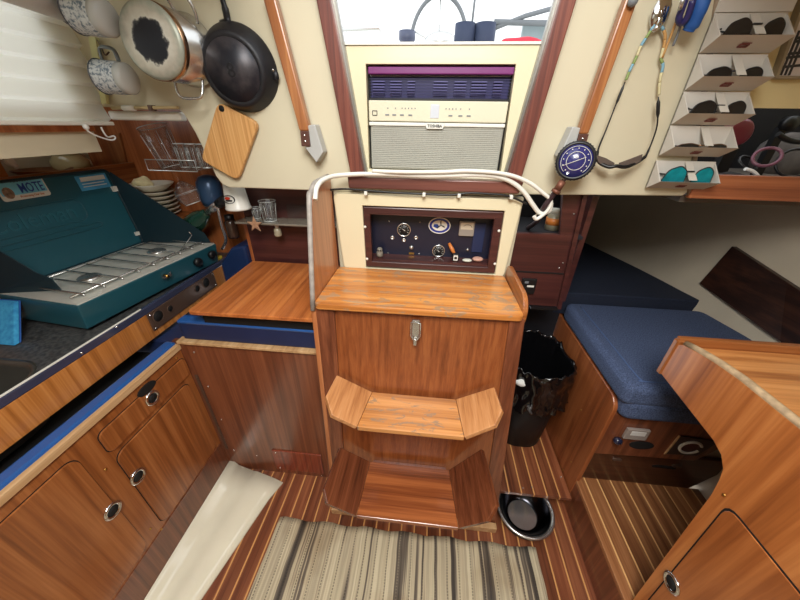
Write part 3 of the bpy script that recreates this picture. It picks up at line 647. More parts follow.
g = G(); n = len(hole)
def sc_(k): return [(cent[0]+(p[0]-cent[0])*k, cent[1]+(p[1]-cent[1])*k) for p in hole]
rings = [[g.v((p[0], p[1], z)) for p in sc_(k)] for k, z in ((1.0, .909), (.97, .909), (.95, .895), (.9, .76), (.8, .745))]
for a, b in zip(rings, rings[1:]):
    for i in range(n): g.face([a[i], a[(i+1) % n], b[(i+1) % n], b[i]], True)
g.face(rings[-1]); obj('basin', g, flat('dull_steel', (92, 90, 84), .35, .6, var=.1), t, solid=.002)
obj('drain', G().lathe([(.03, 0), (.03, .003), (.02, .002), (0, .001)], (cent[0], cent[1], .747)), STEEL, t)

# sole liner ----------------------------------------------------------------
g = G(); st = [0, .10, .16, .45, .52, .85, 1.0]; zz = [.05, .047, .030, .022, .028, .018, .006]
def linf(i, j):
    y = .835-1.6*j/12; w0 = -.908; w1 = (-.628-.10*(.79-y)/.44) if y < .79 else -.628+(.79-y)*.3
    w1 = -.628-(.80-y)*.235
    return (w0+(w1-w0)*st[i], y-(.055*st[i] if j == 0 else 0), zz[i])
P = [[g.v(linf(i, j)) for j in range(13)] for i in range(7)]
for i in range(6):
    for j in range(12): g.face([P[i][j], P[i+1][j], P[i+1][j+1], P[i][j+1]], True)
lo = [[g.v((v.co.x, v.co.y, .001)) for v in (P[i][j] for j in range(13))] for i in range(7)]
for i in range(6): g.face([P[i][0], lo[i][0], lo[i+1][0], P[i+1][0]])
for j in range(12): g.face([P[6][j], lo[6][j], lo[6][j+1], P[6][j+1]])
struct('trim_8', g, LINER, 'glossy ivory moulded liner beside the galley base')

# ================================================================== RUG, BOWL
def rugf(u, v):
    x = -.567+(1.085)*u; y0 = .634+.004*math.sin(u*40)+.003*noise.noise(V3((u*30, 1, 0)))
    y = -1.0+(y0+1.0)*v; x += -.03*(1-v)*(1-u)*.5-.01*(1-v)*u+.003*noise.noise(V3((v*20, u*3, 5)))
    return (x, y, .006+.0018*noise.noise(V3((x*9, y*6, 0)))+.001)
tag(obj('rag_rug', G().grid(rugf, 90, 60), RUG, solid=.006), 'beige and grey striped woven rag rug on the cabin sole', 'rug')
t = thing('dog_bowl', 'round stainless steel pet bowl on the floor below the small striped step', 'bowl', (.492, .757, 0))
obj('bowl', G().lathe([(.078, .004), (.088, .006), (.112, .062), (.119, .068), (.121, .066), (.119, .058), (.108, .052), (.080, .008)] , (.492, .757, 0), (0, 0, 1), 48), BLACK, t, label='dark outer shell')
obj('liner', G().lathe([(0, .009), (.060, .009), (.072, .010), (.106, .064), (.114, .0725), (.120, .069), (.121, .065)], (.492, .757, 0), (0, 0, 1), 48, cap=False), STEEL, t, label='polished steel inside')
obj('inner_wall', G().lathe([(.0605, .0095), (.073, .0135), (.102, .060), (.104, .066)], (.492, .757, 0), (0, 0, 1), 48, cap=False), flat('dark_steel', (60, 60, 64), .2, 1), t, label='dark inner side wall')
obj('base_ring', G().lathe([(.092, 0), (.094, .008), (.088, .010), (.084, 0)], (.492, .757, 0), (0, 0, 1), 40), BLACK, t)

# ================================================================== RIGHT SIDE PLATFORMS
t = thing('small_step', 'small raised striped wooden step beside the engine box holding the bin', 'step', (.53, 1.1, 0))
obj('tread', G().box(.372, .693, .797, 1.40, .085, .103), W['sole'], t, bev=.001)
obj('riser', G().box(.38, .693, .93, .95, 0, .085), W['mahog_z'], t)
screws(t, [at(532, 487, z=.104), at(523, 488, z=.104), at(561, 477, z=.104)], (0, 0, 1), STEEL, .003)
t = thing('raised_platform', 'raised striped wooden platform at the foot of the chart desk', 'platform', (.95, .1, 0))
obj('deck', G().box(.699, 1.20, -1.1, .845, .172, .19), W['sole2'], t, bev=.001)
obj('riser', G().box(.7005, .72, -1.1, .83, 0, .172), W['mahog_z'], t)
t = thing('quarter_berth', 'wooden quarter berth base with brown side panel and electrical front', 'berth', (1.0, 1.2, .05))
pr = rpoly([(.826, .0), (.826, .64), (.86, .672), (2.9, .672), (2.9, 0)], .02)
sp = obj('side_panel', G().prism(pr, 'x', .697, .713), wood('berth_side_wood', (104, 52, 26), (146, 80, 42), (168, 100, 56), axis='z', across=16, rough=.4), t, bev=.003)
screws(sp, [at(581, 410, x=.6965), at(571, 462, x=.6965), at(563, 470, x=.6965), at(569, 375, x=.6965)], (-1, 0, 0), BRASS, .003)
fu = obj('front_panel', G().prism([(.715, .372), (1.085, .385), (1.155, .50), (1.20, .605), (.715, .605)], 'y', .832, .85), W['mahog_z'], t, bev=.003)
fl = obj('lower_panel', G().prism([(.715, .19), (1.16, .19), (1.22, .30), (1.22, .385), (.715, .378)], 'y', .843, .86), wood('lower_dark_wood', (46, 24, 16), (66, 36, 24), (80, 46, 30), axis='x'), t, bev=.002)
obj('bed_board', G().box(.713, 1.25, .86, 2.9, .58, .60), W['teak_y'], t)
Yf = .831
c = at(616, 438, y=Yf); obj('knob', G().lathe([(.009, 0), (.015, .006), (.016, .016), (.010, .024), (0, .025)], c, (0, -1, 0), 18), flat('blue_black_knob', (34, 36, 58), .15, coat=.5), fu)
c = at(635.5, 432, y=Yf); q = obj('meter_plate', G().box(c.x-.040, c.x+.040, Yf-.012, Yf, c.z-.03, c.z+.024), flat('clear_grey_plate', (150, 138, 130), .2), fu, bev=.002, label='grey clear plastic battery meter')
obj('meter_window', G().box(c.x-.024, c.x+.026, Yf-.014, Yf-.011, c.z-.004, c.z+.016), flat('meter_white', (206, 202, 196), .3), q)
c = at(640, 445, y=Yf); obj('cable_hole', G().prism(ell(c.x+.005, c.z, .044, .022), 'y', Yf-.002, Yf+.002), HOLE, fu)
c = at(688, 446, y=Yf); q = obj('dial_plate', G().prism([(c.x-.062, c.z-.052), (c.x+.05, c.z-.045), (c.x+.085, c.z+.045), (c.x-.055, c.z+.056)], 'y', Yf-.005, Yf), flat('dark_dial_plate', (52, 34, 30), .3), fu, bev=.001)
obj('plate_edge', G().slab([(c.x-.066, Yf-.006, c.z-.052), (c.x-.060, Yf-.006, c.z-.052), (c.x-.054, Yf-.006, c.z+.056), (c.x-.060, Yf-.006, c.z+.056)], .004), W['edge'], q)
obj('dial_ring', G().tube([(c.x+.002+.036*math.cos(a), Yf-.008, c.z+.002+.031*math.sin(a)) for a in [math.radians(20+k*15) for k in range(22)]], .005, 8), WHITE, q)
obj('dial_face', G().prism(ell(c.x+.002, c.z+.002, .031, .026), 'y', Yf-.007, Yf-.004), flat('dial_brown', (84, 40, 34), .3), q)
c = at(664, 467, y=.842); obj('slot', G().prism(rr(c.x-.045, c.x+.045, c.z-.008, c.z+.008, .008), 'y', .841, .845), HOLE, fl)
for px, py in ((617, 459.5), (677, 466)): obj('turn_button', G().prism(rr(*(lambda c: (c.x-.017, c.x+.017, c.z-.006, c.z+.006))(at(px, py, y=.84)), .006), 'y', .836, .843), BRONZE, fl)
# white hull liner moulding right of berth front
struct('trim_9', G().prism([(1.08, .19), (1.30, .19), (1.34, .6), (1.16, .6), (1.14, .385)], 'y', .862, .90), flat('grey_white_liner', (160, 158, 148), .5))
# cushions
cp = rpoly([(.7135, .800), (1.362, .800), (1.358, 1.15), (1.318, 1.375), (.7135, 1.375)], .04)
t = thing('berth_cushion', 'blue woven seat cushion on the near end of the quarter berth', 'cushion', (1.0, 1.1, .673))
cpu = [(p[0]-.022 if p[0] < .75 else p[0], p[1]) for p in cp]
obj('cushion', G().prism(cp, 'z', .606, .70).prism(cpu, 'z', .675, .764), FABRIC, t, bev=.026, seg=4)
obj('seam', G().tube([(.746, 1.33, .7635), (.746, 1.1, .7645), (.746, .87, .7645), (.757, .843, .7645), (.78, .836, .7645), (1.30, .836, .7635)], .003, 6, smooth=4), flat('seam_thread', (70, 90, 130), .9), t)
cp2 = rpoly([(.64, 1.40), (1.315, 1.395), (1.235, 1.77), (1.145, 2.1), (.95, 2.8), (.64, 2.8)], .02)
cp2 = [(max(x, .717 if False else .64), y) for x, y in cp2]
tag(obj('berth_cushion', G().prism(cp2, 'z', .676, .80), FABD, bev=.02, seg=3), 'cushion deeper inside the quarter berth behind the near one, shade in its colour', 'cushion')
hb = [V3((hullx(1.43, 1.06)-.004, 1.425, 1.062)), V3((hullx(1.43, .87)-.004, 1.435, .872)), V3((hullx(1.1, .815)-.004, 1.06, .818)), V3((hullx(.3, .72)-.004, .3, .67)), V3((hullx(.3, .92)-.004, .3, .86)), V3((hullx(1.18, 1.0)-.004, 1.18, 1.005))]
tag(obj('hull_board', G().slab(hb, .02, (1, 0, 0)), W['dark'], bev=.002), 'dark wooden board fixed along the hull side above the berth', 'board')
struct('trim_10', G().tube([at(668, 222, x=1.36), at(690, 230, x=1.385), at(742, 251, x=1.37)], .008, 6), HULL)

# mahogany bulkhead between box and berth -----------------------------------
def colw():
    g = G(); y0, y1 = 1.118, 1.135
    g.prism([(.30, .875), (.536, .875), (.520, 1.17), (.30, 1.17)], 'y', y0, y1)
    g.prism([(.470, 1.17), (.520, 1.17), (.503, 1.36), (.440, 1.36), (.444, 1.30)], 'y', y0, y1)
    return g
struct('wall_engine', colw(), W['maroon'], 'maroon plywood panel right of the instruments', bev=.001)
struct('trim_11', G().prism([(.500, 1.36), (.514, 1.36), (.549, .87), (.534, .87)], 'y', 1.105, 1.14), W['maroon'], 'upright trim at the berth opening')
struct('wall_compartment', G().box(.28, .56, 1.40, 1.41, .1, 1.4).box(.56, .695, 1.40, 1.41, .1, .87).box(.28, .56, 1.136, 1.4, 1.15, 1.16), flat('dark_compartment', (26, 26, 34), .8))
screws(bpy.data.objects['wall_engine'], [at(574, 214, y=1.117), at(563, 263, y=1.117), at(559, 268, y=1.117)], (0, -1, 0), STEEL, .003)
c = at(528, 285, y=1.117)
t = thing('outlet_box', 'small black electrical outlet on the maroon panel right of the lid', 'outlet', (c.x, 1.11, c.z-.03))
obj('cover', G().box(c.x-.028, c.x+.028, 1.108, 1.118, c.z-.036, c.z+.03), BLACK, t, bev=.003)
obj('label_strip', G().box(c.x-.006, c.x+.02, 1.1065, 1.109, c.z-.004, c.z+.003), WHITE, t)
obj('switch', G().box(c.x-.018, c.x-.004, 1.1055, 1.109, c.z+.012, c.z+.02), GREY, t)
struct('trim_15', G().box(.33, .528, 1.114, 1.119, 1.018, 1.022), HOLE, 'seam across the maroon panel')
t = tag(obj('cable_clip_bar', G().box(.43, .536, 1.10, 1.118, .866, .874), BLACK), 'black metal strip under the maroon panel above the bin', 'bar')
c = at(552, 226, y=1.22)
t = thing('spray_jar', 'small jar with orange label inside the dark opening beside the gauge', 'jar', (c.x, 1.22, 1.161))
obj('body', G().lathe([(.026, 0), (.027, .03), (.024, .055), (.015, .062)], (c.x, 1.22, 1.161), (0, 0, 1), 20), flat('pale_jar', (150, 142, 120), .3), t)
obj('label_band', G().lathe([(.0275, .02), (.0278, .045)], (c.x, 1.22, 1.161), (0, 0, 1), 20), ORANGE, t)
obj('cap', G().lathe([(.017, .06), (.017, .078), (0, .079)], (c.x, 1.22, 1.161), (0, 0, 1), 16), WHITE, t)

# pressure gauge --------------------------------------------------------------
c = at(575.5, 161, y=1.0); nrm = V3((-.28, -.9, .25)).normalized()
t = thing('pressure_gauge', 'black rimmed round diving pressure gauge hanging on its hose at the right', 'gauge', (c.x, 1.02, c.z-.05))
Mg = basis(c, V3((.95, -.28, 0)), (0.35, 0, 1)); nz_ = V3((Mg[0][2], Mg[1][2], Mg[2][2]))
b = obj('case', G().lathe([(.030, -.030), (.046, -.022), (.050, -.012), (.052, 0), (.050, .006), (.044, .008), (.043, .004)], c, nz_, 36), BLACK, t)
kn = G()
for k in range(36):
    a = 2*PI*k/36; p = c+(Mg.to_3x3() @ V3((math.cos(a), math.sin(a), 0)))*.0505-nz_*.006
    kn.tube([p-nz_*.008, p+nz_*.010], .0026, 5)
obj('knurled_rim', kn, BLACK, b)
obj('dial', G().lathe([(.043, .003), (.043, .005), (0, .005)], c, nz_, 32), flat('gauge_face_blue', (46, 46, 104), .2, coat=.5), t)
L = lambda x, y, h=.006: c+Mg.to_3x3() @ V3((x, y, h))
obj('inner_ring', G().tube([L(.024*math.cos(a), .024*math.sin(a)) for a in [k*PI/14 for k in range(28)]], .0007, 5, closed=True), WHITE, t)
obj('outer_ring', G().tube([L(.038*math.cos(a), .038*math.sin(a)) for a in [math.radians(-50+k*10) for k in range(29)]], .0006, 5), WHITE, t)
tk_ = G()
for k in range(11):
    a = math.radians(-50+k*28); tk_.tube([L(.031*math.cos(a), .031*math.sin(a)), L(.034*math.cos(a), .034*math.sin(a))], .0014, 5)
obj('tick_marks', tk_, WHITE, t)
obj('needle', G().tube([L(-.031, -.014, .0075), L(.024, .011, .0075)], .0008, 5), WHITE, t)
text('PSI', .008, Mg @ Matrix.Translation((.0, .010, .0062)), WHITE, t, 'dial_lettering')
p0 = at(563, 181, y=1.01); p1 = at(557, 190, y=1.01); p2 = at(550, 199, y=1.02)
obj('stem', G().tube([c-V3((.012, 0, .03)), p0], .007, 8), STEEL, t)
obj('brass_fitting', G().tube([p0, p1], .011, 8).tube([p1, p1+(p1-p0)*.35], .0135, 6), BRASS if False else flat('corroded_brass', (128, 82, 64), .5, .5, var=.2, scale=60), t)
obj('hose', G().tube([p1, p2, at(543, 209, y=1.03), at(538, 220, y=1.10), at(528, 228, y=1.2)], .0085, 8, smooth=4), flat('dark_hose', (58, 40, 44), .4), t)
wire('purple_hose', [(553, 190, 1.04), (546, 203, 1.05), (537, 214, 1.06), (534, 219, 1.07)], .003, CORD, 'thin white tie wire hanging beside the gauge hose')

# trash bin -------------------------------------------------------------------
t = thing('trash_bin', 'black plastic rubbish bin with a shiny black liner between box and berth', 'bin', (.54, 1.16, .103))
def binring(z, k): return [V3(((.533)+p[0]*k, 1.165+p[1]*k, z)) for p in rr(-.135, .135, -.17, .17, .11, 6)]
g = G(); prev = None
for z, k in ((.103, .80), (.3, .88), (.58, 1.0)):
    q = [g.v(p) for p in binring(z, k)]
    if prev:
        for i in range(len(q)): g.face([prev[i], prev[(i+1) % len(q)], q[(i+1) % len(q)], q[i]], True)
    else: g.face(q[::-1])
    prev = q
obj('bucket', g, flat('bin_plastic', (16, 16, 17), .55), t, solid=.003)
g = G(); prev = None
prof_b = [(.20, .62), (.40, .80), (.52, .90), (.59, .965), (.605, 1.02), (.585, 1.06), (.55, 1.065), (.50, 1.06), (.45, 1.07), (.40, 1.06)]
prof_b = [(p.x, p.y) for p in catmull([(a, b, 0) for a, b in prof_b], 3)]
for ri3, (z, k) in enumerate(prof_b):
    ri = ri3/3
    base = binring(z, k); q = []
    m_ = len(base)
    # resample ring finely for folds
    pts = catmull(base, 4, True)
    for i, p in enumerate(pts):
        a = i/len(pts)*2*PI; cdir = V3((p.x-.533, p.y-1.165, 0)).normalized()
        amp = .003+.006*max(0, ri-3)/5
        d = noise.noise(V3((math.cos(a)*5, math.sin(a)*5, ri*.5+2)))*amp*1.6+noise.noise(V3((math.cos(a)*9, math.sin(a)*9, ri*1.4)))*amp*1.3+noise.noise(V3((math.cos(a)*5+z*22, math.sin(a)*5-z*14, ri*2.2+4)))*amp*1.5
        q.append(g.v(p+cdir*d+V3((0, 0, noise.noise(V3((math.cos(a)*6, math.sin(a)*6, ri*.3+9)))*(.022 if ri > 3 else .03)))))
    if prev:
        for i in range(len(q)): g.face([prev[i], prev[(i+1) % len(q)], q[(i+1) % len(q)], q[i]], True)
    else: g.face(q[::-1])
    prev = q
obj('liner', g, BAG, t, label='shiny crumpled black bag')
c = at(524, 380, z=.585); tag(obj('crumpled_paper', G().ball((c.x+.01, c.y+.03, .545), .028, (1.2, .8, .7), 9), PAPER), 'scrap of crumpled white paper in the mouth of the bin', 'paper')

# ================================================================== CHART DESK (right foreground)
t = thing('chart_desk', 'large varnished wooden chart desk at the right with overhanging top', 'desk', (1.1, .1, .19))
XD = .715
P = [(.757, .872), (.757, .978), (.742, .990), (.70, 1.000), (.64, 1.010), (.58, 1.016), (.45, 1.018), (-.9, 1.02), (-.9, .19), (.440, .19), (.478, .74), (.486, .79), (.495, .82), (.515, .842), (.545, .853)]
sd = obj('side_panel', G().prism(P, 'x', XD, XD+.018), W['deskz'], t, bev=.001)
obj('edge_band', G().tube([(XD+.009, y, z+.002) for y, z in P[2:8]], .0095, 8), flat('pale_edge_band', (176, 150, 116), .6, var=.2, scale=60), sd, label='pale worn edge')
obj('end_cap', G().box(XD-.004, XD+.02, .755, .771, .868, .992), W['teak_z'], t, bev=.003)
obj('desktop', G().box(XD+.018, 1.37, -.9, .757, .955, .972), wood('desktop_wood', (150, 88, 42), (202, 136, 76), (224, 162, 100), axis='x', across=16, rough=.35), t)
bf = obj('back_fiddle', G().box(XD+.004, 1.37, .757, .775, .87, .998), W['teak_x'], t, bev=.003)
obj('bottom_board', G().box(XD+.018, 1.35, -.9, .757, .866, .88), W['teak_x'], t)
obj('base_end', G().prism([(.438, .19), (.475, .74), (.51, .866), (.49, .866), (.455, .74), (.42, .19)], 'x', XD+.018, 1.26), W['teak_x'], t)
dr = obj('door', G().prism(rpoly([(.412, .27), (.442, .765), (-.1, .785), (-.1, .27)], .03), 'x', XD-.0035, XD+.01), wood('desk_door_wood', (124, 66, 30), (164, 94, 46), (186, 114, 60), axis='z', across=16), t, bev=.0015)
obj('gap', G().ring(rpoly([(.416, .266), (.446, .769), (-.104, .789), (-.104, .266)], .03), rpoly([(.411, .271), (.441, .764), (-.099, .784), (-.099, .271)], .03), 'x', XD-.0012, XD+.002), HOLE, dr)
c = at(672, 583, x=XD-.0035)
obj('ring_pull', G().lathe([(.027, 0), (.027, .003), (.022, .0055), (.0155, .003), (.0155, 0)], c, (-1, 0, 0), 26), CHROME, dr)
obj('finger_hole', G().lathe([(.015, .002), (.015, .0042), (0, .0042)], c, (-1, 0, 0), 18), HOLE, dr)
screws(sd, [at(724, 495, x=XD-.001)], (-1, 0, 0), BRASS, .004)

# ================================================================== STOVE
SR = V3((-1.06, .695, .910)); sa = -math.radians(6.2)
MS = Matrix.Translation(SR) @ Matrix.Rotation(sa, 4, 'Z'); MSI = MS.inverted()
t = thing('camp_stove', 'teal folding two-burner camp stove standing open on the galley counter', 'stove', (0, 0, 0))
obj('body', G().prism([(0, .012), (.015, .1), (-.31, .1), (-.31, .012)][::-1], 'y', 0, .585), TEAL, t, bev=.004)
for y in (.05, .53):
    for x in (-.03, -.28): obj('foot', G().box(x-.015, x+.015, y-.02, y+.02, 0, .014), BLACK, t)
obj('burner_tray', G().ring(rr(-.305, .012, .004, .581, .004), rr(-.27, -.03, .03, .555, .03), 'z', .0995, .104), ALU, t, bev=.001)
g = G(); hh = rr(-.27, -.03, .03, .555, .03); h2 = rr(-.25, -.05, .05, .535, .03)
A1 = [g.v((*p, .1035)) for p in hh]; A2 = [g.v((*p, .1012)) for p in h2]
for i in range(len(hh)): g.face([A1[i], A1[(i+1) % len(hh)], A2[(i+1) % len(hh)], A2[i]], True)
g.face(A2); obj('drip_pan', g, ALU, t)
for yy in (.16, .43):
    bq = obj('burner', G().lathe([(.035, 0), (.035, .006), (.028, .010), (0, .009)], (-.15, yy, .101), (0, 0, 1), 24), STEEL, t)
g = G()
for k in range(9):
    yy = .045+k*.062; g.tube([(-.262, yy, .115), (-.02, yy, .115), (-.010, yy, .111)], .0030, 6)
g.tube([(-.262, .02, .113), (-.262, .565, .113)], .0028, 6); g.tube([(-.035, .02, .113), (-.035, .565, .113)], .0028, 6)
obj('wire_grate', g, STEEL, t)
lu, lv = V3((0, 1, 0)), V3((-.11, 0, .994)).normalized(); l0 = V3((-.312, -.01, .10)); ln = lu.cross(lv)
LM = Matrix(((lu.x, lv.x, ln.x, l0.x), (lu.y, lv.y, ln.y, l0.y), (lu.z, lv.z, ln.z, l0.z), (0, 0, 0, 1)))
lid = obj('lid', G().prism(rr(0, .525, 0, .318, .02), 'z', -.012, 0).xf(LM), TEAL, t, bev=.004)
obj('lid_rim', G().tube([LM @ V3((*p, .004)) for p in rr(.002, .523, .002, .316, .02)], .005, 6, closed=True), TEALD, lid)
def lidpt(px, py):
    n = MS.to_3x3() @ ln; q = MSI @ atp(px, py, MS @ l0, n)
    d = q-l0; return (d.dot(lu), d.dot(lv))
def lidM(u, v, h=.002, rot=0): return LM @ Matrix.Translation((u, v, h)) @ Matrix.Rotation(rot, 4, 'Z')
# plate sticker
a = lidpt(40.5, 175.5); b = lidpt(50.5, 195); c0 = lidpt(8, 202); e0 = lidpt(0, 180)
u1 = (a[0]+b[0])/2; v1, v0 = a[1], b[1]; u0 = u1-2.0*(v1-v0)
PLW = u1-u0; PLH = v1-v0; pc = ((u0+u1)/2, (v0+v1)/2)
print('PLATE', a, b, c0, e0, 'sticker', lidpt(78, 176), lidpt(103, 172), lidpt(108, 188), lidpt(84, 191), 'emb', lidpt(0, 218), lidpt(75, 207), lidpt(12, 252), lidpt(92, 230))
pl = obj('licence_plate_sticker', G().prism(rr(u0, u1, v0, v1, .008), 'z', .001, .003).xf(LM), WHITE, lid, label='pale blue sticker shaped like a number plate')
obj('sky_band', G().prism(rr(u0+.004, u1-.004, v0+.016, v1-.008, .004), 'z', .003, .0036).xf(LM), flat('plate_cyan', (120, 200, 226), .4, var=.15, scale=14), pl)
text('MOTE', .042, lidM(pc[0]+PLW*.17, pc[1], .0042), INKB, pl, 'plate_lettering', bold=.0004, width=PLW*.50)
text('FLORIDA', .014, lidM(pc[0]+PLW*.03, v1-.007, .0042), INK, pl, 'plate_state_lettering', width=PLW*.4)
text('Protecting Our Sea', .010, lidM(pc[0]+PLW*.1, v0+.009, .0042), ORANGE, pl, 'plate_motto_lettering', width=PLW*.5)
obj('turtle_motif', G().prism(ell(u0+PLW*.17, pc[1]-.008, .014, .018, 14), 'z', .0036, .0044).xf(LM), flat('motif_brown', (150, 120, 96), .6, var=.4, scale=90), pl)
u0s, v0s = lidpt(84, 191); u1s, v1s = lidpt(103, 173)
stk = obj('blue_sticker', G().prism(rr(u0s-.008, u1s+.004, v0s, v1s, .002), 'z', .001, .0025).xf(LM), flat('sticker_blue', (74, 160, 206), .4, var=.2, scale=12), lid)
obj('sticker_header', G().prism(rr(u0s+.006, u1s-.004, v1s-.022, v1s-.006, .001), 'z', .0025, .003).xf(LM), WHITE, stk)
for k in range(3): obj('sticker_line', G().prism(rr(u0s+.004, u1s-.008-.006*k, v0s+.012+.010*k, v0s+.015+.010*k, .001), 'z', .0025, .003).xf(LM), WHITE, stk)
# embossed name
eu1, ev1 = lidpt(92, 206); eu0 = eu1-.34; ev0 = lidpt(92, 231)[1]
em_ = obj('embossed_border', G().tube([LM @ V3((*p, .0015)) for p in rr(eu0, eu1-.03, ev0+.045, ev0+.125, .03)], .0026, 6, closed=True), TEAL, lid)
obj('embossed_bar', G().tube([LM @ V3((*p, .0015)) for p in rr(eu0+.02, eu1, ev0+.008, ev0+.026, .009)], .0024, 6, closed=True), TEAL, lid)
text('Coleman', .075, lidM((eu0+eu1)/2-.02, ev0+.082, .001), flat('embossed_teal', (38, 94, 106), .35), lid, 'embossed_lettering', ext=.0015, width=.25)
# wind wings
wr = [V3((-.312, .512, .104)), V3((-.345, .514, .385)), V3((-.336, .518, .405)), V3((-.02, .575, .150)), V3((-.005, .578, .106))]
w = obj('wind_shield', G().slab(wr, .003, (0, 1, 0)), TEALD, t)
obj('shield_clip', G().box(-.344, -.328, .495, .512, .33, .35), WHITE, w); obj('shield_clip', G().box(-.324, -.308, .495, .512, .14, .155), WHITE, w)
wl_ = [V3((-.312, .0, .104)), V3((-.335, -.0, .375)), V3((-.17, .05, .17)), V3((-.145, .062, .148)), V3((-.138, .066, .104))]
obj('wind_shield', G().slab(wl_, .003, (0, 1, 0)), TEALD, t)
def skn(px, py, x=.012):
    n = MS.to_3x3() @ V3((1, 0, 0)); return MSI @ atp(px, py, MS @ V3((x, 0, 0)), n)
c = skn(165, 276); q = obj('wing_bolt', G().lathe([(.008, 0), (.008, .012), (.005, .02)], (.008, c.y, c.z), (1, 0, 0), 14), BRASS, t)
obj('bolt_wings', G().slab([(.024, c.y-.018, c.z-.004), (.024, c.y+.018, c.z-.006), (.024, c.y+.02, c.z+.012), (.024, c.y, c.z+.002), (.024, c.y-.02, c.z+.012)], .004, (1, 0, 0)), STEEL, q)
for px, py in ((197, 262), (211, 254.5)):
    c = skn(px, py); q = obj('knob', G().lathe([(.008, 0), (.018, .004), (.020, .016), (.016, .022), (0, .023)], (.006, c.y, c.z), (1, 0, 0), 20), BLACK, t)
# folding wire leg standing on the grate
obj('prop_wire', G().tube([MSI @ at(181, 250, z=1.02), MSI @ at(192, 235, y=1.18), MSI @ at(189, 232, y=1.17)], .0022, 6), STEEL, t)
t.location = SR; t.rotation_euler = (0, 0, sa)
# propane bottle with regulator pipe
pb0, pb1 = at(188, 230, y=1.34), at(208, 212, y=1.275)
t = thing('gas_bottle', 'small green gas bottle with a metal regulator behind the stove', 'gas bottle', (pb0.x, 1.22, .91))
ax = (pb1-pb0); ln_ = ax.length
obj('bottle', G().lathe([(0, -.09), (.040, -.085), (.046, -.07), (.046, ln_*.35), (.040, ln_*.65), (.022, ln_*.9), (.014, ln_)], pb0, ax, 28), GREENB, t)
p3 = at(219, 204, y=1.225); obj('regulator', G().cyl(pb1, p3, .017, n=16), STEEL, t); obj('regulator_cap', G().cyl(p3, p3+(p3-pb1)*.45, .019, n=16), BLACK, t)
obj('pipe', G().tube([at(218, 208, y=1.23), at(222, 226, y=1.25), at(226, 240, y=1.27), at(222, 249, y=1.29)], .0065, 10, smooth=4), STEEL, t)
obj('bottle_label', G().lathe([(.0465, -.055), (.0465, ln_*.1)], pb0, ax, 28), flat('bottle_label_grey', (150, 156, 150), .5), t)
# small dark jar + yellow scourer behind
c = at(235, 240, y=1.3)
t = thing('spice_jar', 'small dark glass jar behind the stove beside the blue pad', 'jar', (c.x, 1.30, 1.036))
obj('body', G().lathe([(.024, 0), (.026, .01), (.026, .075), (.018, .085)], (c.x, 1.30, 1.036), (0, 0, 1), 20), flat('dark_brown_glass', (60, 42, 34), .15, coat=.4), t)
obj('cap', G().lathe([(.020, .085), (.020, .105), (0, .106)], (c.x, 1.30, 1.036), (0, 0, 1), 18), BLACK, t)
c = at(225, 250, y=1.2); tag(obj('yellow_scourer', G().box(-1.07, -1.01, 1.25, 1.33, .9085, .93), YEL, bev=.004), 'flat yellow scourer on the counter end beside the navy pad', 'scourer')
# sponge
c = at(14.5, 346, z=.91)
t = thing('blue_sponge', 'light blue sponge standing on the counter at the left edge of the view', 'sponge', (c.x-.07, c.y+.015, .91))
q0, q1 = at(14.5, 346, z=.91), at(14, 303, z=1.0)
for nm, a, b, mt in (('foam', 0, .014, CYAN), ('scrub_layer', .0142, .019, BLUEF)):
    k = V3((0, a, 0)); obj(nm, G().slab([q0+k, q1+k, q1+k+V3((-.10, 0, 0)), q0+k+V3((-.10, 0, 0))], b-a, (0, -1, 0)), mt, t, bev=.003)

# ================================================================== LEFT: BLIND, RECESS ITEMS
t = thing('pleated_blind', 'pale pleated blind covering the galley window at the upper left', 'blind', (-1.09, 0, 1.487))
g = G(); N = 9; zs = [1.497+k*(.43/N) for k in range(N+1)]
pts = []
for k in range(N):
    pts += [(-1.084, zs[k]), (-1.071, zs[k]+.008)]
pts.append((-1.084, zs[-1]))
prev = None
for x, z in pts:
    q = [g.v((x+.0015*math.sin(j), -1.1+2.176*j/12, z)) for j in range(13)]
    if prev:
        for j in range(12): g.face([prev[j], prev[j+1], q[j+1], q[j]])
    prev = q
obj('fabric', g, BLIND, t)
obj('bottom_rail', G().box(-1.09, -1.066, -1.1, 1.077, 1.487, 1.498), WHITE, t, bev=.003)
P = [at(a, b_, x=-1.055) for a, b_ in ((86, 127), (88, 131), (97, 136), (110, 140), (115, 139), (114, 136), (108, 137), (104, 133), (101, 127))]
tag(obj('blind_cord', G().tube(P, .0025, 6, smooth=4).ball(P[0], .008), PAPER), 'looped white pull cord below the right end of the blind', 'cord')
# recess contents
def jarat(px, py, x, name, lab, prof, mat, cap=None, cat='jar', zb=1.30):
    c = at(px, py, x=x); th = thing(name, lab, cat, (c.x, c.y, zb)); o = obj('body', G().lathe(prof, (c.x, c.y, zb), (0, 0, 1), 24), mat, th)
    if cap: obj('lid', G().lathe(cap[0], (c.x, c.y, zb), (0, 0, 1), 24), cap[1], th)
    return th
jarat(68, 158, -1.52, 'glass_jar', 'squat clear glass jar with lid on the shelf behind the stove', [(.045, .001), (.06, .01), (.062, .05), (.046, .075), (.042, .082)], flat('yellowish_glass', (196, 186, 140), .1, var=.1), ([(.054, .082), (.055, .098), (0, .10)], BRK))
jarat(38, 160, -1.50, 'wooden_dish', 'flat brown wooden dish on the shelf behind the stove lid', [(.05, .0), (.085, .03), (.088, .034), (.06, .02)], W['teak_x'], None, 'dish')
tag(obj('white_ladle', G().tube([at(4, 152, x=-1.46), at(10, 162, x=-1.45), at(18, 168, x=-1.44)], .02, 10, smooth=4, rs=[.018, .026, .014], flat=.5), WHITE), 'white plastic utensil leaning behind the stove lid at far left', 'utensil')
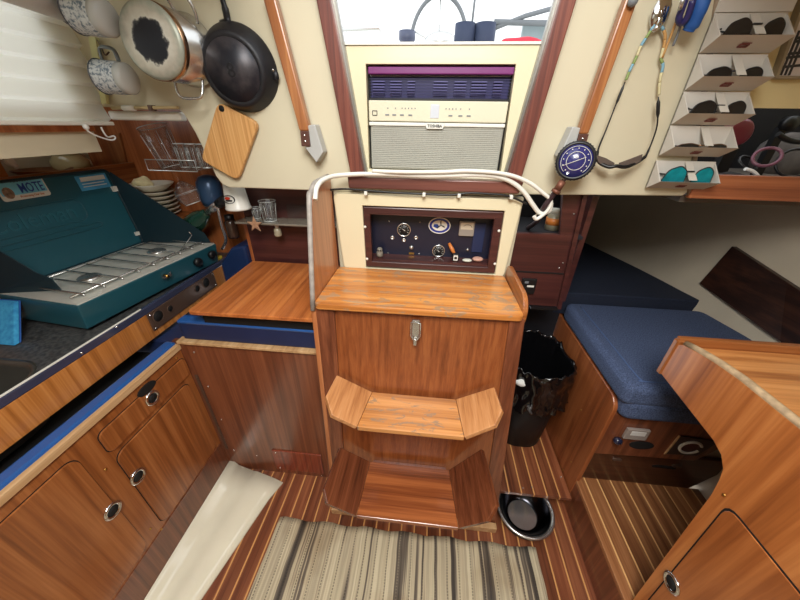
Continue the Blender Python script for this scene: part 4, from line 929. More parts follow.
tag(obj('orange_box', G().box(-1.56, -1.47, .86, 1.0, 1.30, 1.40), ORANGE, bev=.004), 'orange box on the shelf behind the stove lid at far left', 'box')
tag(obj('tube_light', G().box(-1.10, -.84, 1.10, 1.13, 1.503, 1.53), WHITE, bev=.006), 'white tube light mounted under the cream bulkhead edge', 'lamp')
t = tag(obj('brass_rod', G().tube([at(112, 108, y=1.07), at(178, 107.5, y=1.07)], .005, 8), flat('cream_rod', (196, 176, 130), .4)), 'thin cream rod above the white tube light', 'rod')
for px in (152,): obj('rod_clip', G().box(*(lambda c: (c.x-.006, c.x+.006, 1.06, 1.08, c.z-.008, c.z+.008))(at(px, 108, y=1.07))), BRONZE, t)
for px in (129,): obj('rod_sleeve', G().tube([at(px-6, 108, y=1.07), at(px+6, 108, y=1.07)], .008, 8), PAPER, t)

# plates ---------------------------------------------------------------------
cx, cy = at(145, 186, y=1.19).x, 1.215
cx = -1.255
t = tag(obj('plate_shelf', G().box(-1.37, -1.14, 1.26, 1.42, 1.105, 1.118), W['teak_x'], bev=.002), 'small wooden shelf carrying the stack of white plates', 'shelf')
lab = ['lowest white plate in the stack behind the stove', 'second white plate from the bottom of the stack', 'third white plate from the bottom of the stack', 'fourth white plate from the bottom of the stack', 'fifth white plate from the bottom of the stack', 'sixth white plate from the bottom, next to topmost', 'white bowl topmost in the plate stack, below the cloth']
pl0 = None
for k in range(6):
    z = 1.1185+k*.0185
    if pl0 is None: pl0 = obj('plate', G().lathe([(.045, 0), (.074, .012), (.079, .016), (.079, .0175), (.045, .005), (0, .005)], (cx, 1.335, z), (0, 0, 1), 36), flat('stoneware_white', (214, 208, 190), .3, var=.04), bev=0); o = pl0
    else: o = pl0.copy(); COL.objects.link(o); o.location.z = z
    tag(o, lab[k], 'plate', 'white plates stacked behind the stove')
tag(obj('bowl', G().lathe([(.045, 0), (.078, .022), (.083, .030), (.085, .031), (.080, .026), (.045, .006), (0, .006)], (cx, 1.335, 1.2295), (0, 0, 1), 36), flat('bowl_white', (210, 206, 190), .3)), lab[6], 'bowl')
g = G().ball((cx-.035, 1.325, 1.262), .034, (1.3, .9, .62), 16)
for v in g.bm.verts: v.co += V3((0, 0, 1))*noise.noise(v.co*40)*.012+V3((1, 0, 0))*noise.noise(v.co*50+V3((5, 5, 5)))*.01
tag(obj('cream_cloth', g, flat('cream_cloth_mat', (226, 214, 166), .9, var=.1, scale=40)), 'crumpled cream cloth lying in the top bowl', 'cloth')

# glasses --------------------------------------------------------------------
t = thing('glass_rack', 'clear acrylic rack of tumblers on the brown bulkhead', 'rack', (-.98, 1.25, 1.335))
obj('tray', G().box(-1.085, -.885, 1.165, 1.419, 1.338, 1.342), ACRYL, t)
obj('front_lip', G().box(-1.085, -.885, 1.162, 1.165, 1.338, 1.375), ACRYL, t)
obj('rack_edge', G().tube([(-1.085, 1.163, 1.338), (-.885, 1.163, 1.338), (-.885, 1.163, 1.376), (-1.085, 1.163, 1.376)], .0018, 5, closed=True), flat('acrylic_edge', (200, 204, 200), .15, .2), t, label='acrylic edge coloured pale for its glint')
EDGE = flat('glass_edge', (206, 210, 206), .15, .2, var=.1)  # pale opaque outlines stand in for glints on the clear glass
def tumbler(name, x, y, z, r, h, lab, grp=None, tilt=0):
    pr = [(r*.78, 0), (r, h), (r*.93, h), (r*.72, .006), (0, .006)]
    o = obj(name, G().lathe(pr, (0, 0, 0), (0, 0, 1), 24), GLASS, origin=(0, 0, 0)); o.location = (x, y, z); o.rotation_euler = (0, tilt, 0)
    e = G()
    for rr_, z_ in ((r, h), (r*.78, .002)): e.tube([(rr_*math.cos(a), rr_*math.sin(a), z_) for a in [k*PI/10 for k in range(20)]], .0014, 5, closed=True)
    for k in range(8):
        a = k*PI/4; e.tube([(r*.80*math.cos(a), r*.80*math.sin(a), .006), (r*.97*math.cos(a), r*.97*math.sin(a), h*.85)], .0009, 4)
    bm = e.bm; me = bpy.data.meshes.new('glass_edge'); bm.to_mesh(me); bm.free(); me.materials.append(EDGE)
    q = bpy.data.objects.new('glass_edge', me); COL.objects.link(q); q.parent = o
    base = [ch for ch in (o,)][0]
    q.location = (0, 0, 0)
    return tag(o, lab, 'glass', grp)
tumbler('drinking_glass', -1.035, 1.235, 1.3435, .052, .145, 'tall clear glass at the left of the acrylic rack', None, -.25)
for k, lb in enumerate(('short clear glass in the acrylic rack next to the tall one', 'short clear glass in the middle of the acrylic rack', 'short clear glass at the right end of the acrylic rack')):
    tumbler('drinking_glass', -.975+k*.045, 1.225, 1.3435, .0215, .085, lb, 'short tumblers in the acrylic rack')
t = thing('wine_glass', 'clear stemmed wine glass hanging below the acrylic rack', 'glass', (-.985, 1.2, 1.2))
wc = V3((-.985, 1.215, 1.205)); wax = V3((-.35, 0, 1)).normalized()
obj('glass_bowl', G().lathe([(.030, 0), (.044, .03), (.042, .055), (.020, .085), (.004, .095), (.002, .094), (.019, .083), (.040, .055), (.042, .03), (.028, .001)], wc, wax, 24, cap=False), GLASS, t)
obj('stem', G().tube([wc+wax*.093, wc+wax*.155], .0035, 8), GLASS, t)
obj('bowl_rim', G().tube([wc+wax*.001+(wax.orthogonal().normalized()*math.cos(a)+wax.cross(wax.orthogonal().normalized())*math.sin(a))*.030 for a in [k*PI/12 for k in range(24)]], .0013, 5, closed=True).tube([wc+wax*.045+(wax.orthogonal().normalized()*math.cos(a)+wax.cross(wax.orthogonal().normalized())*math.sin(a))*.0435 for a in [k*PI/12 for k in range(24)]], .0008, 5, closed=True), bpy.data.materials['acrylic_edge'], t)
obj('foot', G().lathe([(0, .154), (.030, .156), (.032, .158), (0, .159)], wc, wax, 24), GLASS, t)
t = thing('blue_tumbler', 'dark blue steel tumbler hanging upside down between glasses and crab cup', 'cup', (-.97, 1.34, 1.18))
cbx = at(210, 190, y=1.34).x; cbz = at(210, 206, y=1.34).z
obj('body', G().lathe([(.043, .008), (.049, .03), (.052, .07), (.048, .105), (.034, .127), (.014, .134), (0, .135)], (cbx, 1.34, cbz), (0, 0, 1), 28), CUPBLUE, t)
obj('rim', G().lathe([(.037, 0), (.041, .002), (.041, .009), (.037, .010)], (cbx, 1.34, cbz), (0, 0, 1), 28), STEEL, t)
ccx = at(236, 197, y=1.19).x
t = thing('crab_cup', 'white paper cup hanging upside down with a red crab print', 'cup', (ccx, 1.19, 1.2))
obj('body', G().lathe([(.048, 0), (.049, .006), (.046, .01), (.036, .1), (0, .1)], (ccx, 1.19, 1.198), (0, 0, 1), 28), WHITE, t)
cc = V3((ccx-.004, 1.19-.0445, 1.243))
obj('badge_ring', G().ring(ell(cc.x, cc.z, .024, .016), ell(cc.x, cc.z, .022, .0145), 'y', cc.y-.0015, cc.y+.004), INK, t)
obj('crab_motif', G().prism(ell(cc.x-.004, cc.z+.004, .010, .005, 12), 'y', cc.y-.002, cc.y+.003), flat('crab_red', (196, 60, 36), .5), t)
obj('motif_lettering', G().box(cc.x-.012, cc.x+.012, cc.y-.002, cc.y+.003, cc.z-.007, cc.z-.002), INK, t)
# acrylic ledge and its contents
t = thing('acrylic_ledge', 'clear acrylic shelf on the maroon panel left of the tall wooden wing', 'shelf', (-.57, 1.22, 1.142))
obj('shelf_board', G().box(-.79, -.352, 1.165, 1.258, 1.142, 1.15), flat('hazy_acrylic', (120, 112, 100), .1, var=.1, coat=.6), t, bev=.002)
obj('rear_lip', G().box(-.60, -.352, 1.25, 1.258, 1.15, 1.21), ACRYL, t)
tumbler('tumbler', -.655, 1.205, 1.1505, .033, .08, 'upright clear tumbler in the middle of the acrylic ledge')
tumbler('shot_glass', -.725, 1.23, 1.1505, .018, .045, 'small clear shot glass behind the starfish')
g = G(); sc0 = V3((-.70, 1.158, 1.145)); star = []
for k in range(10):
    a = PI/2+k*PI/5; r = .034 if k % 2 == 0 else .013; star.append((sc0.x+r*math.cos(a), sc0.z+r*math.sin(a)))
tag(obj('starfish', g.prism(star, 'y', 1.155, 1.163), flat('starfish_tan', (170, 130, 100), .8, var=.2, scale=100, bump=.5), bev=.003), 'tan dried starfish at the left front of the acrylic ledge', 'starfish')
c = at(277, 228, y=1.2)
t = thing('corked_vial', 'little pale corked vial hanging below the acrylic ledge', 'vial', (c.x, 1.2, 1.09))
obj('body', G().lathe([(.014, 0), (.016, .005), (.014, .03), (.008, .036)], (c.x, 1.2, 1.088), (0, 0, 1), 16), flat('vial_glass', (160, 150, 126), .2), t)
obj('neck', G().cyl((c.x, 1.2, 1.122), (c.x, 1.2, 1.142), .008, n=12), WHITE, t)

# ================================================================== HANGING COOKWARE
pc_ = V3((-.732, .93, 1.678)); mv = V3((-.0, 1, .02)).normalized()
t = thing('cooking_pot', 'steel cooking pot with scorched base hanging at the upper left of the bulkhead', 'pot', (-.74, 1.07, 1.60))
obj('base', G().lathe([(0, -.0005), (.074, -.0005), (.081, .004), (.0825, .009)], pc_, mv, 48), POTBASE, t, origin=pc_, label='scorched black centred base')
obj('copper_band', G().lathe([(.0825, .008), (.0838, .010), (.0838, .024), (.0825, .026)], pc_, mv, 48), COPPER, t)
obj('body', G().lathe([(.0825, .024), (.083, .125), (.087, .132), (.088, .136), (.084, .137), (.080, .125), (.079, .03), (0, .03)], pc_, mv, 48), STEEL, t)
hb_ = pc_+V3((.005, .10, -.082))
obj('handle', G().tube([hb_+V3((-.026, -.025, .004)), hb_+V3((-.024, -.03, -.018)), hb_+V3((-.012, -.03, -.034)), hb_+V3((.030, -.02, -.034)), hb_+V3((.042, -.015, -.02)), hb_+V3((.042, 0, .012))], .0035, 8, smooth=4), STEEL, t)
ht = pc_+V3((.045, .10, .075))
obj('handle', G().tube([ht+V3((-.02, 0, -.005)), ht+V3((-.024, -.025, .03)), ht+V3((-.01, -.03, .045)), ht+V3((.025, -.02, .03)), ht+V3((.035, -.01, .005)), ht+V3((.03, 0, -.02))], .0038, 8, smooth=4), STEEL, t)
t = thing('skillet', 'black cast iron skillet hanging base outwards beside the steel pot', 'frying pan', (-.575, 1.07, 1.53))
kc = V3((-.578, 1.018, 1.628)); kv = V3((-.06, 1, .16)).normalized()
obj('pan', G().lathe([(0, .0015), (.075, .0015), (.079, 0), (.085, .001), (.090, .006), (.107, .046), (.109, .050), (.105, .050), (.088, .012), (0, .012)], kc, kv, 56), IRON, t)
obj('pan_base', G().lathe([(0, -.0002), (.074, -.0002), (.0745, .002)], kc, kv, 48), IRONR, t)
text('8', .05, basis(kc+V3((-.005, -.0015, .0)), (1, .06, 0), (0, -.16, 1)), IRON, t, 'cast_numeral', ext=.0008)
hp = [kc+V3((-.012, .045, .108)), at(226, 12, y=1.055), at(222, -2, y=1.05), at(217, -22, y=1.05)]
obj('handle', G().tube(hp, .012, 10, smooth=4, rs=[.034, .014, .011, .012], flat=.6), IRON, t)
obj('pour_lip', G().ball(kc+V3((.103, .045, -.005)), .012, (.8, .6, 1.2)), IRON, t)
obj('rivet_mark', G().ball(at(273, 70, y=1.03), .003), STEEL, t)
# cutting board
bp_ = [at(217, 101, y=1.055), at(258, 123, y=1.055), at(237, 181, y=1.055), at(200, 160, y=1.055)]
pp = rpoly([(q.x, q.z) for q in bp_], .025)
hl = at(221, 108.5, y=1.055)
t = thing('cutting_board', 'small light bamboo cutting board hanging below the skillet', 'cutting board', (-.67, 1.07, 1.33))
obj('board', G().prism(pp, 'y', 1.058, 1.075), W['bamboo'], t, bev=.003)
obj('hanging_hole', G().lathe([(.009, .0), (.009, .001), (0, .001)], (hl.x, 1.058, hl.z), (0, -1, 0), 18), HOLE, t)
# mugs
def mug(loc, axis, up, lab):
    t = thing('enamel_mug', lab, 'mug', (0, 0, 0), 'speckled enamel mugs hanging by the blind')
    obj('body', G().lathe([(0, .0), (.034, .0), (.038, .004), (.0405, .03), (.041, .078), (.043, .081), (.041, .082), (.038, .078), (.036, .006), (0, .006)], (0, 0, 0), (0, 0, 1), 32), ENAM, t)
    obj('base', G().lathe([(0, -.0015), (.033, -.0015), (.0385, .004), (.0395, .018), (.038, .0185)], (0, 0, 0), (0, 0, 1), 32), flat('grey_white_enamel', (186, 188, 184), .25, var=.03), t)
    obj('rim', G().tube([(.042*math.cos(a), .042*math.sin(a), .081) for a in [k*PI/14 for k in range(28)]], .002, 6, closed=True), flat('dark_enamel_rim', (70, 76, 84), .3), t)
    obj('handle', G().tube([(.040, 0, .066), (.066, 0, .062), (.070, 0, .042), (.064, 0, .022), (.040, 0, .018)], .004, 8, smooth=4, flat=1.4), flat('enamel_handle', (120, 128, 132), .3), t)
    z = V3(axis).normalized(); x = V3(up); x = (x-z*x.dot(z)).normalized(); y = z.cross(x)
    t.matrix_world = Matrix(((x.x, y.x, z.x, loc[0]), (x.y, y.y, z.y, loc[1]), (x.z, y.z, z.z, loc[2]), (0, 0, 0, 1)))
    return t
mug((-.885, 1.0, 1.606), (-.98, -.05, .05), (.1, 0, 1), 'lower speckled enamel mug hanging beside the blind')
mug((-.825, .93, 1.722), (-.98, -.0, .12), (.1, 0, 1), 'upper speckled enamel mug hanging beside the paper roll')
t = thing('mug_hook_rail', 'pale wood strip with wire hooks for the hanging mugs', 'hook rail', (-.96, 1.06, 1.62))
obj('strip', G().slab([at(92, 38, y=1.07), at(99, 38, y=1.07), at(110, 104, y=1.07), at(105, 104, y=1.07)][::-1], .012, (0, 1, 0)), flat('pale_green_strip', (206, 204, 150), .5), t)
obj('hook', G().tube([at(97, 40, y=1.06), at(101, 47, y=1.02), at(105, 55, y=.99), at(109, 52, y=1.0)], .002, 6, smooth=4), BRONZE, t)
obj('hook', G().tube([at(58, 16, y=.97), at(70, 25, y=.93), at(83, 24, y=.90), at(94, 12, y=.90), at(93, 0, y=.92)], .002, 6, smooth=5), BRONZE, t)
t = thing('paper_towel_roll', 'white paper roll at the top left corner above the blind', 'paper roll', (-.97, .7, 1.79))
ra = at(35, -14, y=.84); d_ = V3((.0, 1, 0))
obj('paper', G().cyl((-.985, .42, 1.795), (-.955, .95, 1.765), .046, n=32), PAPER, t)
obj('holder', G().cyl((-.987, .38, 1.797), (-.9545, .96, 1.7645), .008, n=12), BRONZE, t)

# ================================================================== HANDRAILS
def handrail(P0, P1, w, bx, lab, side):
    t = thing('handrail', lab, 'handrail', (P1.x, 1.06, P1.z-.05))
    d = (P1-P0).normalized()
    obj('rail', G().slab([P0+V3((-w, 0, 0)), P1+V3((-w, 0, 0)), P1+V3((w, 0, 0)), P0+V3((w, 0, 0))], .028, (0, -1, 0)), W['rail'], t, bev=.004)
    b = P1
    obj('cap', G().slab([b+V3((-.013, -.004, 0)), b+V3((-.013+side*-.002, -.004, -.042)), b+V3((.013, -.004, -.042)), b+V3((.014, -.004, 0))], .03, (0, -1, 0)), flat('dark_cap', (84, 50, 40), .5), t, bev=.002)
    obj('bracket', G().slab([b+V3((.012*bx, .0, .015)), b+V3((.034*bx, .0, .018)), b+V3((.052*bx, .0, -.058)), b+V3((.026*bx, .0, -.088)), b+V3((-.006*bx, 0, -.045)), b+V3((.013*bx, 0, -.042))], .045, (0, -1, 0)), BRK, t, bev=.003)
    screws(t, [b+V3((0, -.0045, -.012)), b+V3((0, -.0045, -.028))], (0, -1, 0))
tL0, tL1 = at(266, -12, y=1.03), at(304.5, 131, y=1.03)
handrail(tL0, tL1, .0165, 1, 'slanted wooden handrail left of the companionway', 1)
tR0, tR1 = at(635, -8, y=1.03), at(583.5, 134, y=1.03)
handrail(tR0, tR1, .014, -1, 'slanted wooden handrail right of the companionway', -1)
obj('end_hole', G().ball(at(633, 1, y=1.02), .011), GREY, [o for o in bpy.data.objects if o.name.startswith('handrail')][-1])

# ================================================================== SUNGLASSES, FLOAT, CASES
t = thing('chrome_hook', 'oval chrome hook holding the strap of the sunglasses', 'hook', (.53, 1.06, 1.70))
c = at(660.5, 13, y=1.065)
obj('plate', G().ball((c.x, 1.064, c.z), .028, (.8, .4, 1.25), 20), CHROME, t)
obj('hook_arm', G().tube([at(661, 18, y=1.055), at(658, 26, y=1.035), at(653, 31, y=1.04)], .005, 8, smooth=4), CHROME, t)
t = thing('sunglasses', 'black wraparound sunglasses hanging from a colourful cord on the cream bulkhead', 'sunglasses', (.56, 1.06, 1.40))
def seg(P, cols, r, parent, name='cord'):
    Q = catmull(P, 6); m = len(Q); n = len(cols)
    for i, cm in enumerate(cols):
        a, b = int(i*(m-1)/n), int((i+1)*(m-1)/n)
        obj(name, G().tube(Q[a:b+1], r, 6), cm, parent)
LB = flat('pale_blue_cord', (130, 176, 196), .7); YG = flat('green_cord', (140, 160, 96), .7); CR = flat('cream_cord', (214, 204, 160), .7); OR = flat('tan_cord', (196, 150, 90), .7)
seg([at(a, b_, y=1.06) for a, b_ in ((655, 24), (648, 35), (641, 46), (636, 58), (630, 70), (626, 80))], [LB, YG, LB, CR, YG, LB, YG], .0035, t)
seg([at(a, b_, y=1.062) for a, b_ in ((660, 24), (665, 34), (664, 46), (661, 58), (663, 66), (660, 80), (659, 95))], [LB, OR, OR, CR, YG, LB, CR, CR], .0035, t)
obj('temple', G().tube([at(a, b_, y=1.05) for a, b_ in ((625, 82), (619, 97), (613, 112), (606, 130), (599, 147), (597, 156))], .003, 8, smooth=4, rs=[.0015, .0035, .0018, .002, .0025, .004]), BLACK, t)
obj('temple', G().tube([at(a, b_, y=1.05) for a, b_ in ((658.5, 97), (658, 110), (657, 126), (652, 142), (645, 158))], .003, 8, smooth=4, rs=[.0015, .0045, .002, .002, .003]), BLACK, t)
obj('frame', G().tube([at(a, b_, y=yy) for a, b_, yy in ((596, 156, 1.05), (600, 163, 1.035), (609, 167, 1.02), (616.5, 166, 1.015), (626, 167, 1.02), (636, 163, 1.035), (645, 157, 1.05))], .005, 8, smooth=5), BLACK, t)
for P_ in (((597, 155), (606, 158), (615, 163), (613, 168), (604, 167), (598, 162)), ((619, 163), (630, 159), (643, 154), (641, 161), (632, 167), (621, 169))):
    g = G(); Q = [at(a, b_, y=1.028) for a, b_ in P_]; g.slab(Q, .003, (0, -1, 0)); obj('lens', g, flat('smoky_lens', (92, 80, 74), .1, coat=.5), t, bev=.001)
# blue float & carabiner
t = thing('blue_key_float', 'blue foam float on a dark clip hanging at the top right of the bulkhead', 'float', (.62, 1.05, 1.68))
obj('float', G().tube([at(705, -10, y=1.02), at(699, 8, y=1.02), at(692, 24, y=1.03), at(688, 31, y=1.035)], .015, 14, smooth=4, rs=[.016, .018, .017, .013], flat=.7), BLUEF, t)
obj('clip', G().tube([at(688, -8, y=1.02), at(683, 6, y=1.02), at(679, 18, y=1.025), at(681, 23, y=1.03), at(687, 18, y=1.02), at(693, 0, y=1.01)], .007, 10, smooth=4), NAVY, t)
obj('clip_gate', G().tube([at(684, -5, y=1.005), at(680, 10, y=1.01)], .005, 8), STEEL, t)
obj('cord', G().tube([at(681, 24, y=1.04), at(677, 36, y=1.05), at(673, 46, y=1.055)], .003, 6, smooth=3), GREY, t)
obj('cord', G().tube([at(676, 22, y=1.04), at(670, 38, y=1.055), at(662, 58, y=1.06)], .003, 6, smooth=3), OR, t)
# glasses organiser: five open cases
CASE = flat('grey_white_case', (206, 200, 190), .6, var=.05, scale=5)
CASEI = flat('case_inside', (212, 206, 196), .7, var=.04); STRAP = flat('elastic_strap', (206, 200, 188), .7)
cl = ['topmost white glasses case, dark sunglasses inside', 'second white glasses case from the top', 'third white glasses case from the top', 'fourth white glasses case from the top, thin-rimmed glasses inside', 'lowest white glasses case above the wooden fiddle']
sgl = ['sunglasses in the topmost white case, large dark lenses', 'narrow black sunglasses in the second white case from the top', 'black sunglasses in the third white case from the top', 'thin rimmed glasses in the fourth white case from the top', 'sunglasses with blue-green mirror lenses in the lowest white case']
x0, x1 = .664, .829; yb = YB-.010; yf = 1.018
for k in range(5):
    z0 = 1.675-.0795*k-.079+.079; zt = z0+.078
    z0 = 1.674-.0795*k
    if k == 4: z0 = 1.345
    zt = z0+.0775; zf = z0+.026
    t = thing('glasses_case', cl[k], 'glasses case', ((x0+x1)/2, yb, z0), 'white glasses cases in a hanging column')
    obj('back', G().box(x0, x1, yb-.003, yb, z0, zt), CASEI, t)
    obj('bottom', G().slab([(x0, yb, z0), (x1, yb, z0), (x1, yf, zf), (x0, yf, zf)], .003, (0, 1, 0)), CASE, t)
    if k == 0: obj('flap', G().box(x0, x1+.004, yb-.006, yb, zt+.001, zt+.075), CASE, t)
    for s in (x0, x1-.003): obj('side', G().prism([(yb, z0), (yf, zf), (yb, zt)], 'x', s, s+.003), CASE, t)
    xm = x0+.094
    obj('strap', G().slab([(xm-.010, yb-.045, zf+.004), (xm+.012, yb-.045, zf+.004), (xm+.006, yb-.004, zt-.002), (xm-.014, yb-.004, zt-.002)], .0015, (0, -1, .3)), STRAP, t)
    dx, dz = (x1-x0), 0
    n_ = V3((0, -(zf-z0), -(yb-yf))).normalized()
    mid = V3(((x0+x1)/2-.002, (yb+yf)/2, (z0+zf)/2))-V3((0, .0, 0))
    Mb = Matrix.Translation(mid+n_*.0036) @ basis((0, 0, 0), (1, 0, 0), V3((0, -(yb-yf), (zf-z0))))
    lg = obj('logo', G().ring(rr(-.013, .010, -.005, .007, .003), rr(-.009, .006, -.001, .003, .0015), 'z', -.0008, .0008).box(-.012, .010, .009, .0105, -.0008, .0008).xf(Mb), LOGO, t, label='small dark red logo mark')
    # glasses inside
    s = thing('sunglasses', sgl[k], 'sunglasses', (x0+.08, yb-.025, z0+.02), None)
    s['group'] = 'sunglasses kept in the hanging cases'
    yy = yb-.030; zb = z0+.019; hgt = (.046, .030, .038, .016, .048)[k]
    lm = MIRROR if k == 4 else LENS
    for cxx, wd in ((x0+.047, .033), (x0+.124, .028)):
        P_ = rpoly([(cxx-wd, zb), (cxx+wd, zb), (cxx+wd*.95, zb+hgt*.7), (cxx+wd*.3, zb+hgt), (cxx-wd*.6, zb+hgt*.75)], .009)
        g = G(); g.prism(P_, 'y', yy-.002, yy); l_ = obj('lens', g, lm, s, bev=.0008)
        if k != 0: obj('rim', G().tube([(p[0], yy-.001, p[1]) for p in P_], .0018 if k != 3 else .0012, 6, closed=True), BLACK if k != 3 else COPPER, s)
    obj('bridge', G().tube([(x0+.078, yy, zb+hgt*.7), (x0+.098, yy, zb+hgt*.7)], .002, 6), BLACK if k != 3 else COPPER, s)
    obj('temple', G().tube([(x0+.012, yy, zb+hgt*.5), (x0+.010, yy+.018, zb+hgt*.5), (x0+.10, yy+.022, zb+hgt*.35)], .002, 6), BLACK, s)
# picture at the upper right
c00, c01 = at(772, 79, y=1.11), at(794, 0, y=1.11)
t = thing('framed_picture', 'framed print with black and white bands at the top right edge', 'picture', (c00.x+.1, 1.11, c00.z))
pz0 = c00.z
obj('frame', G().ring([(c00.x, pz0), (c00.x+.32, pz0), (c00.x+.27, pz0+.3), (c00.x-.05, pz0+.3)], [(c00.x+.006, pz0+.006), (c00.x+.31, pz0+.006), (c00.x+.26, pz0+.294), (c00.x-.04, pz0+.294)], 'y', 1.10, 1.119), flat('taupe_frame', (150, 136, 110), .5), t)
pr_ = obj('print', G().prism([(c00.x+.004, pz0+.004), (c00.x+.31, pz0+.004), (c00.x+.26, pz0+.294), (c00.x-.04, pz0+.294)], 'y', 1.108, 1.118), flat('print_pinkish', (206, 196, 188), .6, var=.06), t)
for k, zz_ in enumerate((.022, .042, .050, .075, .082)):
    obj('band', G().slab([(c00.x+.006, 1.1065, pz0+zz_), (c00.x+.3, 1.1065, pz0+zz_+.03), (c00.x+.3, 1.1065, pz0+zz_+.036), (c00.x+.006, 1.1065, pz0+zz_+.006)], .002, (0, -1, 0)), INK, pr_)
for k, xx in enumerate((.012, .022, .032)):
    obj('band', G().slab([(c00.x+xx, 1.1062, pz0+.008), (c00.x+xx+.005, 1.1062, pz0+.008), (c00.x+xx-.005, 1.1062, pz0+.10), (c00.x+xx-.01, 1.1062, pz0+.10)], .002, (0, -1, 0)), INK, pr_)

# ================================================================== CLUTTER ON THE RIGHT SHELF
ZS = 1.323
def sh(px, py, y): return at(px, py, y=y)
c = sh(741, 134, 1.28)
t = thing('red_speaker', 'round dark red case standing at the left of the right shelf', 'case', (c.x, 1.30, ZS))
obj('disc', G().lathe([(.0, -.004), (.034, -.004), (.042, .004), (.042, .03), (0, .03)], (c.x-.012, 1.27, c.z+.002), (0, 1, 0), 28), flat('maroon_plastic', (120, 40, 56), .3), t)
obj('foot', G().box(c.x-.03, c.x+.01, 1.27, 1.30, ZS, c.z-.03), BLACK, t)
c = sh(790, 128, 1.36)
g = G().ball((c.x+.15, 1.45, ZS+.10), .115, (1.2, .6, .82), 20)
for v in g.bm.verts: v.co += (v.co-V3((c.x+.08, 1.42, ZS+.1))).normalized()*noise.noise(v.co*9)*.03
for v in g.bm.verts: v.co.z = max(v.co.z, ZS+.001)
tag(obj('grey_bag', g, CLOTHG), 'soft grey cloth bag at the right end of the shelf', 'bag')
c = sh(750, 158, 1.2)
g = G().ball((c.x, 1.24, ZS+.028), .05, (1.3, .9, .58), 16)
for v in g.bm.verts: v.co += V3((1, 1, 1))*noise.noise(v.co*30)*.008
for v in g.bm.verts: v.co.z = max(v.co.z, ZS+.001)
tag(obj('dark_glove', g, flat('dark_knit', (44, 42, 42), .9, var=.3, scale=40)), 'dark crumpled knit glove behind the wooden fiddle', 'glove')
def ringthing(px, py, y, rx, rz, r, mat, name, lab, cat, rot=0.3, parent=None):
    c = sh(px, py, y); P_ = []
    for k in range(18):
        a = 2*PI*k/18; x, z = rx*math.cos(a), rz*math.sin(a); P_.append((c.x+x*math.cos(rot)-z*math.sin(rot), y+.02*math.sin(a), c.z+x*math.sin(rot)+z*math.cos(rot)))
    return tag(obj(name, G().tube(P_, r, 8, closed=True), mat), lab, cat)
ringthing(767, 157, 1.19, .035, .022, .005, flat('mauve_plastic', (120, 74, 90), .3), 'goggle_frame', 'mauve goggle frame lying among the shelf clutter', 'goggles', .5)
ringthing(795, 163, 1.17, .05, .038, .004, BLACK, 'eyeglasses', 'round black rimmed eyeglasses at the right end of the shelf', 'eyeglasses', .3)
tag(obj('headlamp_strap', G().tube([sh(a, b_, 1.22) for a, b_ in ((778, 134), (784, 138), (792, 141), (806, 142))], .008, 8, smooth=4), BLACK), 'black headlamp strap over the grey bag', 'strap')
tag(obj('blue_cloth', G().tube([(.85, 1.13, ZS+.022), (.92, 1.13, ZS+.026), (1.0, 1.13, ZS+.022), (1.1, 1.135, ZS+.02)], .02, 12, smooth=5), flat('petrol_cloth', (36, 74, 104), .8, var=.3, scale=30)), 'rolled petrol blue cloth directly behind the wooden fiddle', 'cloth')
tag(obj('white_band', G().tube([sh(a, b_, 1.11) for a, b_ in ((745, 169), (752, 171), (757, 175), (759, 180))], .005, 8, smooth=4), PAPER), 'thin white band looped over the blue cloth', 'band')
ringthing(748, 163, 1.20, .030, .018, .004, BLACK, 'swim_goggles', 'black swim goggles beside the dark glove on the right shelf', 'goggles', -.2)
c = sh(786, 120, 1.30); tag(obj('headlamp', G().lathe([(.0, 0), (.020, .004), (.022, .03), (0, .034)], (c.x, 1.30, c.z-.01), (0, -1, 0), 18).box(c.x-.012, c.x+.012, 1.29, 1.31, ZS, c.z-.02), BLACK), 'small black headlamp standing before the grey bag', 'headlamp')
tag(obj('black_camera_bag', G().box(.86, .99, 1.42, 1.56, ZS, ZS+.19), flat('black_nylon', (30, 32, 44), .8), bev=.02, seg=3), 'black nylon bag at the back of the right shelf', 'bag')

# ================================================================== COCKPIT THINGS SEEN THROUGH THE HATCH
ZC = 1.42
t = thing('steering_wheel', 'round steel steering wheel of the boat seen through the hatch', 'steering wheel', (at(438, 40, y=3).x, 3.0, ZC))
wc = at(438, 45, y=3.0); wr_ = abs(at(468, 20, y=3.0).x-wc.x)
obj('rim', G().tube([(wc.x+wr_*math.cos(a), 3.0, wc.z+wr_*1.35*math.sin(a)) for a in [k*PI/24 for k in range(48)]], .014, 8, closed=True), GREY, t)
obj('hub', G().cyl((wc.x, 2.96, wc.z), (wc.x, 3.05, wc.z), .05), STEEL, t)
g = G()
for a in (0, 72, 144, 216, 288):
    a = math.radians(a+90); g.tube([(wc.x, 3.0, wc.z), (wc.x+wr_*math.cos(a), 3.0, wc.z+wr_*1.35*math.sin(a))], .006, 6)
obj('spokes', g, STEEL, t)
obj('pedestal', G().cyl((wc.x, 3.08, ZC), (wc.x, 3.08, wc.z+.02), .06), WHITE, t)
obj('compass', G().ball(at(440, 43, y=2.9), .10, (1.2, 1, .7), 18), STEEL, t)
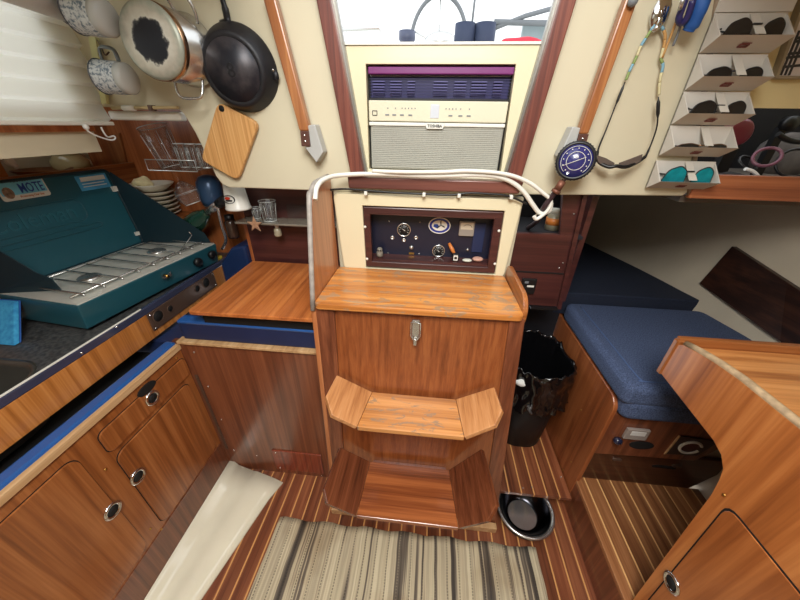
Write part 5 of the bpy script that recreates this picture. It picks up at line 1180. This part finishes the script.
for i, (px, lb) in enumerate(((464.5, 'left'), (484.5, 'right'))):
    c = at(px, 35, y=2.2); r = .055
    t = thing('cup_holder', f'dark blue cup holder pouch outside the hatch, {lb} of the pair', 'pouch', (c.x, 2.2, ZC), 'blue pouches outside the hatch')
    obj('pouch', G().lathe([(r*.9, 0), (r, .04), (r, .115), (r*.9, .115), (r*.9, .03), (0, .03)], (c.x, 2.2, at(px, 44, y=2.2).z-.03), (0, 0, 1), 20), flat('slate_blue_cloth', (56, 66, 92), .7), t)
    obj('post', G().cyl((c.x, 2.2, ZC), (c.x, 2.2, at(px, 44, y=2.2).z-.02), .02), STEEL, t)
t = thing('guard_rail', 'thin steel guard rail outside at the left of the hatch', 'rail', (at(380, 28, y=3).x, 3.0, ZC))
a, b = at(330, 31, y=3.0), at(379, 27.5, y=3.0)
obj('tube', G().tube([a+V3((-.3, 0, 0)), b, b+V3((.02, 0, -.03)), (b.x+.03, 3.0, ZC)], .016, 8), STEEL, t)
t = tag(obj('winch', G().lathe([(.06, 0), (.05, .05), (.035, .1), (.035, .14), (.05, .16), (.05, .2), (0, .2)], (at(407, 40, y=2.4).x, 2.4, at(407, 44, y=2.4).z-.14), (0, 0, 1), 20).cyl((at(407, 40, y=2.4).x, 2.4, ZC), (at(407, 40, y=2.4).x, 2.4, at(407, 44, y=2.4).z-.13), .05), flat('winch_dark', (80, 86, 110), .4)), 'dark winch outside just above the hatch board', 'winch')
c = at(522, 44, y=2.0)
g = G().ball((c.x, 2.0, c.z-.02), .06, (2.2, 1.2, .75), 18)
for v in g.bm.verts: v.co.z += noise.noise(v.co*14)*.012
t = thing('red_bundle', 'red cloth bundle outside at the right of the hatch', 'cloth', (c.x, 2.0, ZC))
obj('bundle', g, RED, t); obj('box', G().box(c.x-.12, c.x+.12, 1.94, 2.1, ZC, c.z-.03), WHITE, t)
t = thing('neighbour_boat', 'grey awning frame of a neighbouring boat outside at the right', 'boat', (1.2, 4.2, ZC))
a = at(521, 40, y=4.2); b = at(575, 17, y=4.2)
obj('panel', G().box(a.x, a.x+.9, 4.2, 4.26, ZC, at(520, 20, y=4.2).z), flat('pale_grey_panel', (150, 164, 168), .6), t)
obj('beam', G().tube([at(494, 22, y=4.1), at(530, 23, y=4.1), at(575, 24, y=4.1)], .025, 8), GREY, t)
obj('sloping_bar', G().tube([at(495, 28, y=4.1), at(525, 16, y=4.1), at(575, 2, y=4.1)], .02, 8), GREY, t)
obj('post', G().tube([at(494, 22, y=4.1), V3((at(494, 22, y=4.1).x, 4.1, ZC))], .03, 8), GREY, t)
t = tag(obj('backstay', G().tube([at(472, 24, y=3.6), at(477, -20, y=3.6)], .010, 6).tube([at(472, 24, y=3.6), V3((at(472, 24, y=3.6).x, 3.6, ZC))], .012, 6), GREY), 'thin dark stay wire rising outside above the pouches', 'wire')

# ================================================================== LIGHT
w = bpy.data.worlds.new('sky'); S.world = w; w.use_nodes = True; nt = w.node_tree
bg = nt.nodes['Background']; bg.inputs['Strength'].default_value = 1.0
bg.inputs['Color'].default_value = (.93, .97, 1.0, 1)
def area(name, loc, rot, sx, sy, e, col):
    l = bpy.data.lights.new(name, 'AREA'); l.shape = 'RECTANGLE'; l.size = sx; l.size_y = sy; l.energy = e; l.color = col
    o = bpy.data.objects.new(name, l); COL.objects.link(o); o.location = loc; o.rotation_euler = rot; return o
area('forward_hatch_light', (0, -.35, 2.3), (math.radians(14), 0, 0), .7, .7, 24, (1, .98, .94))
sun = bpy.data.lights.new('sun', 'SUN'); sun.energy = 0; 
S.view_settings.view_transform = 'Standard'; S.view_settings.look = 'None'; S.view_settings.gamma = 1; S.view_settings.exposure = .85
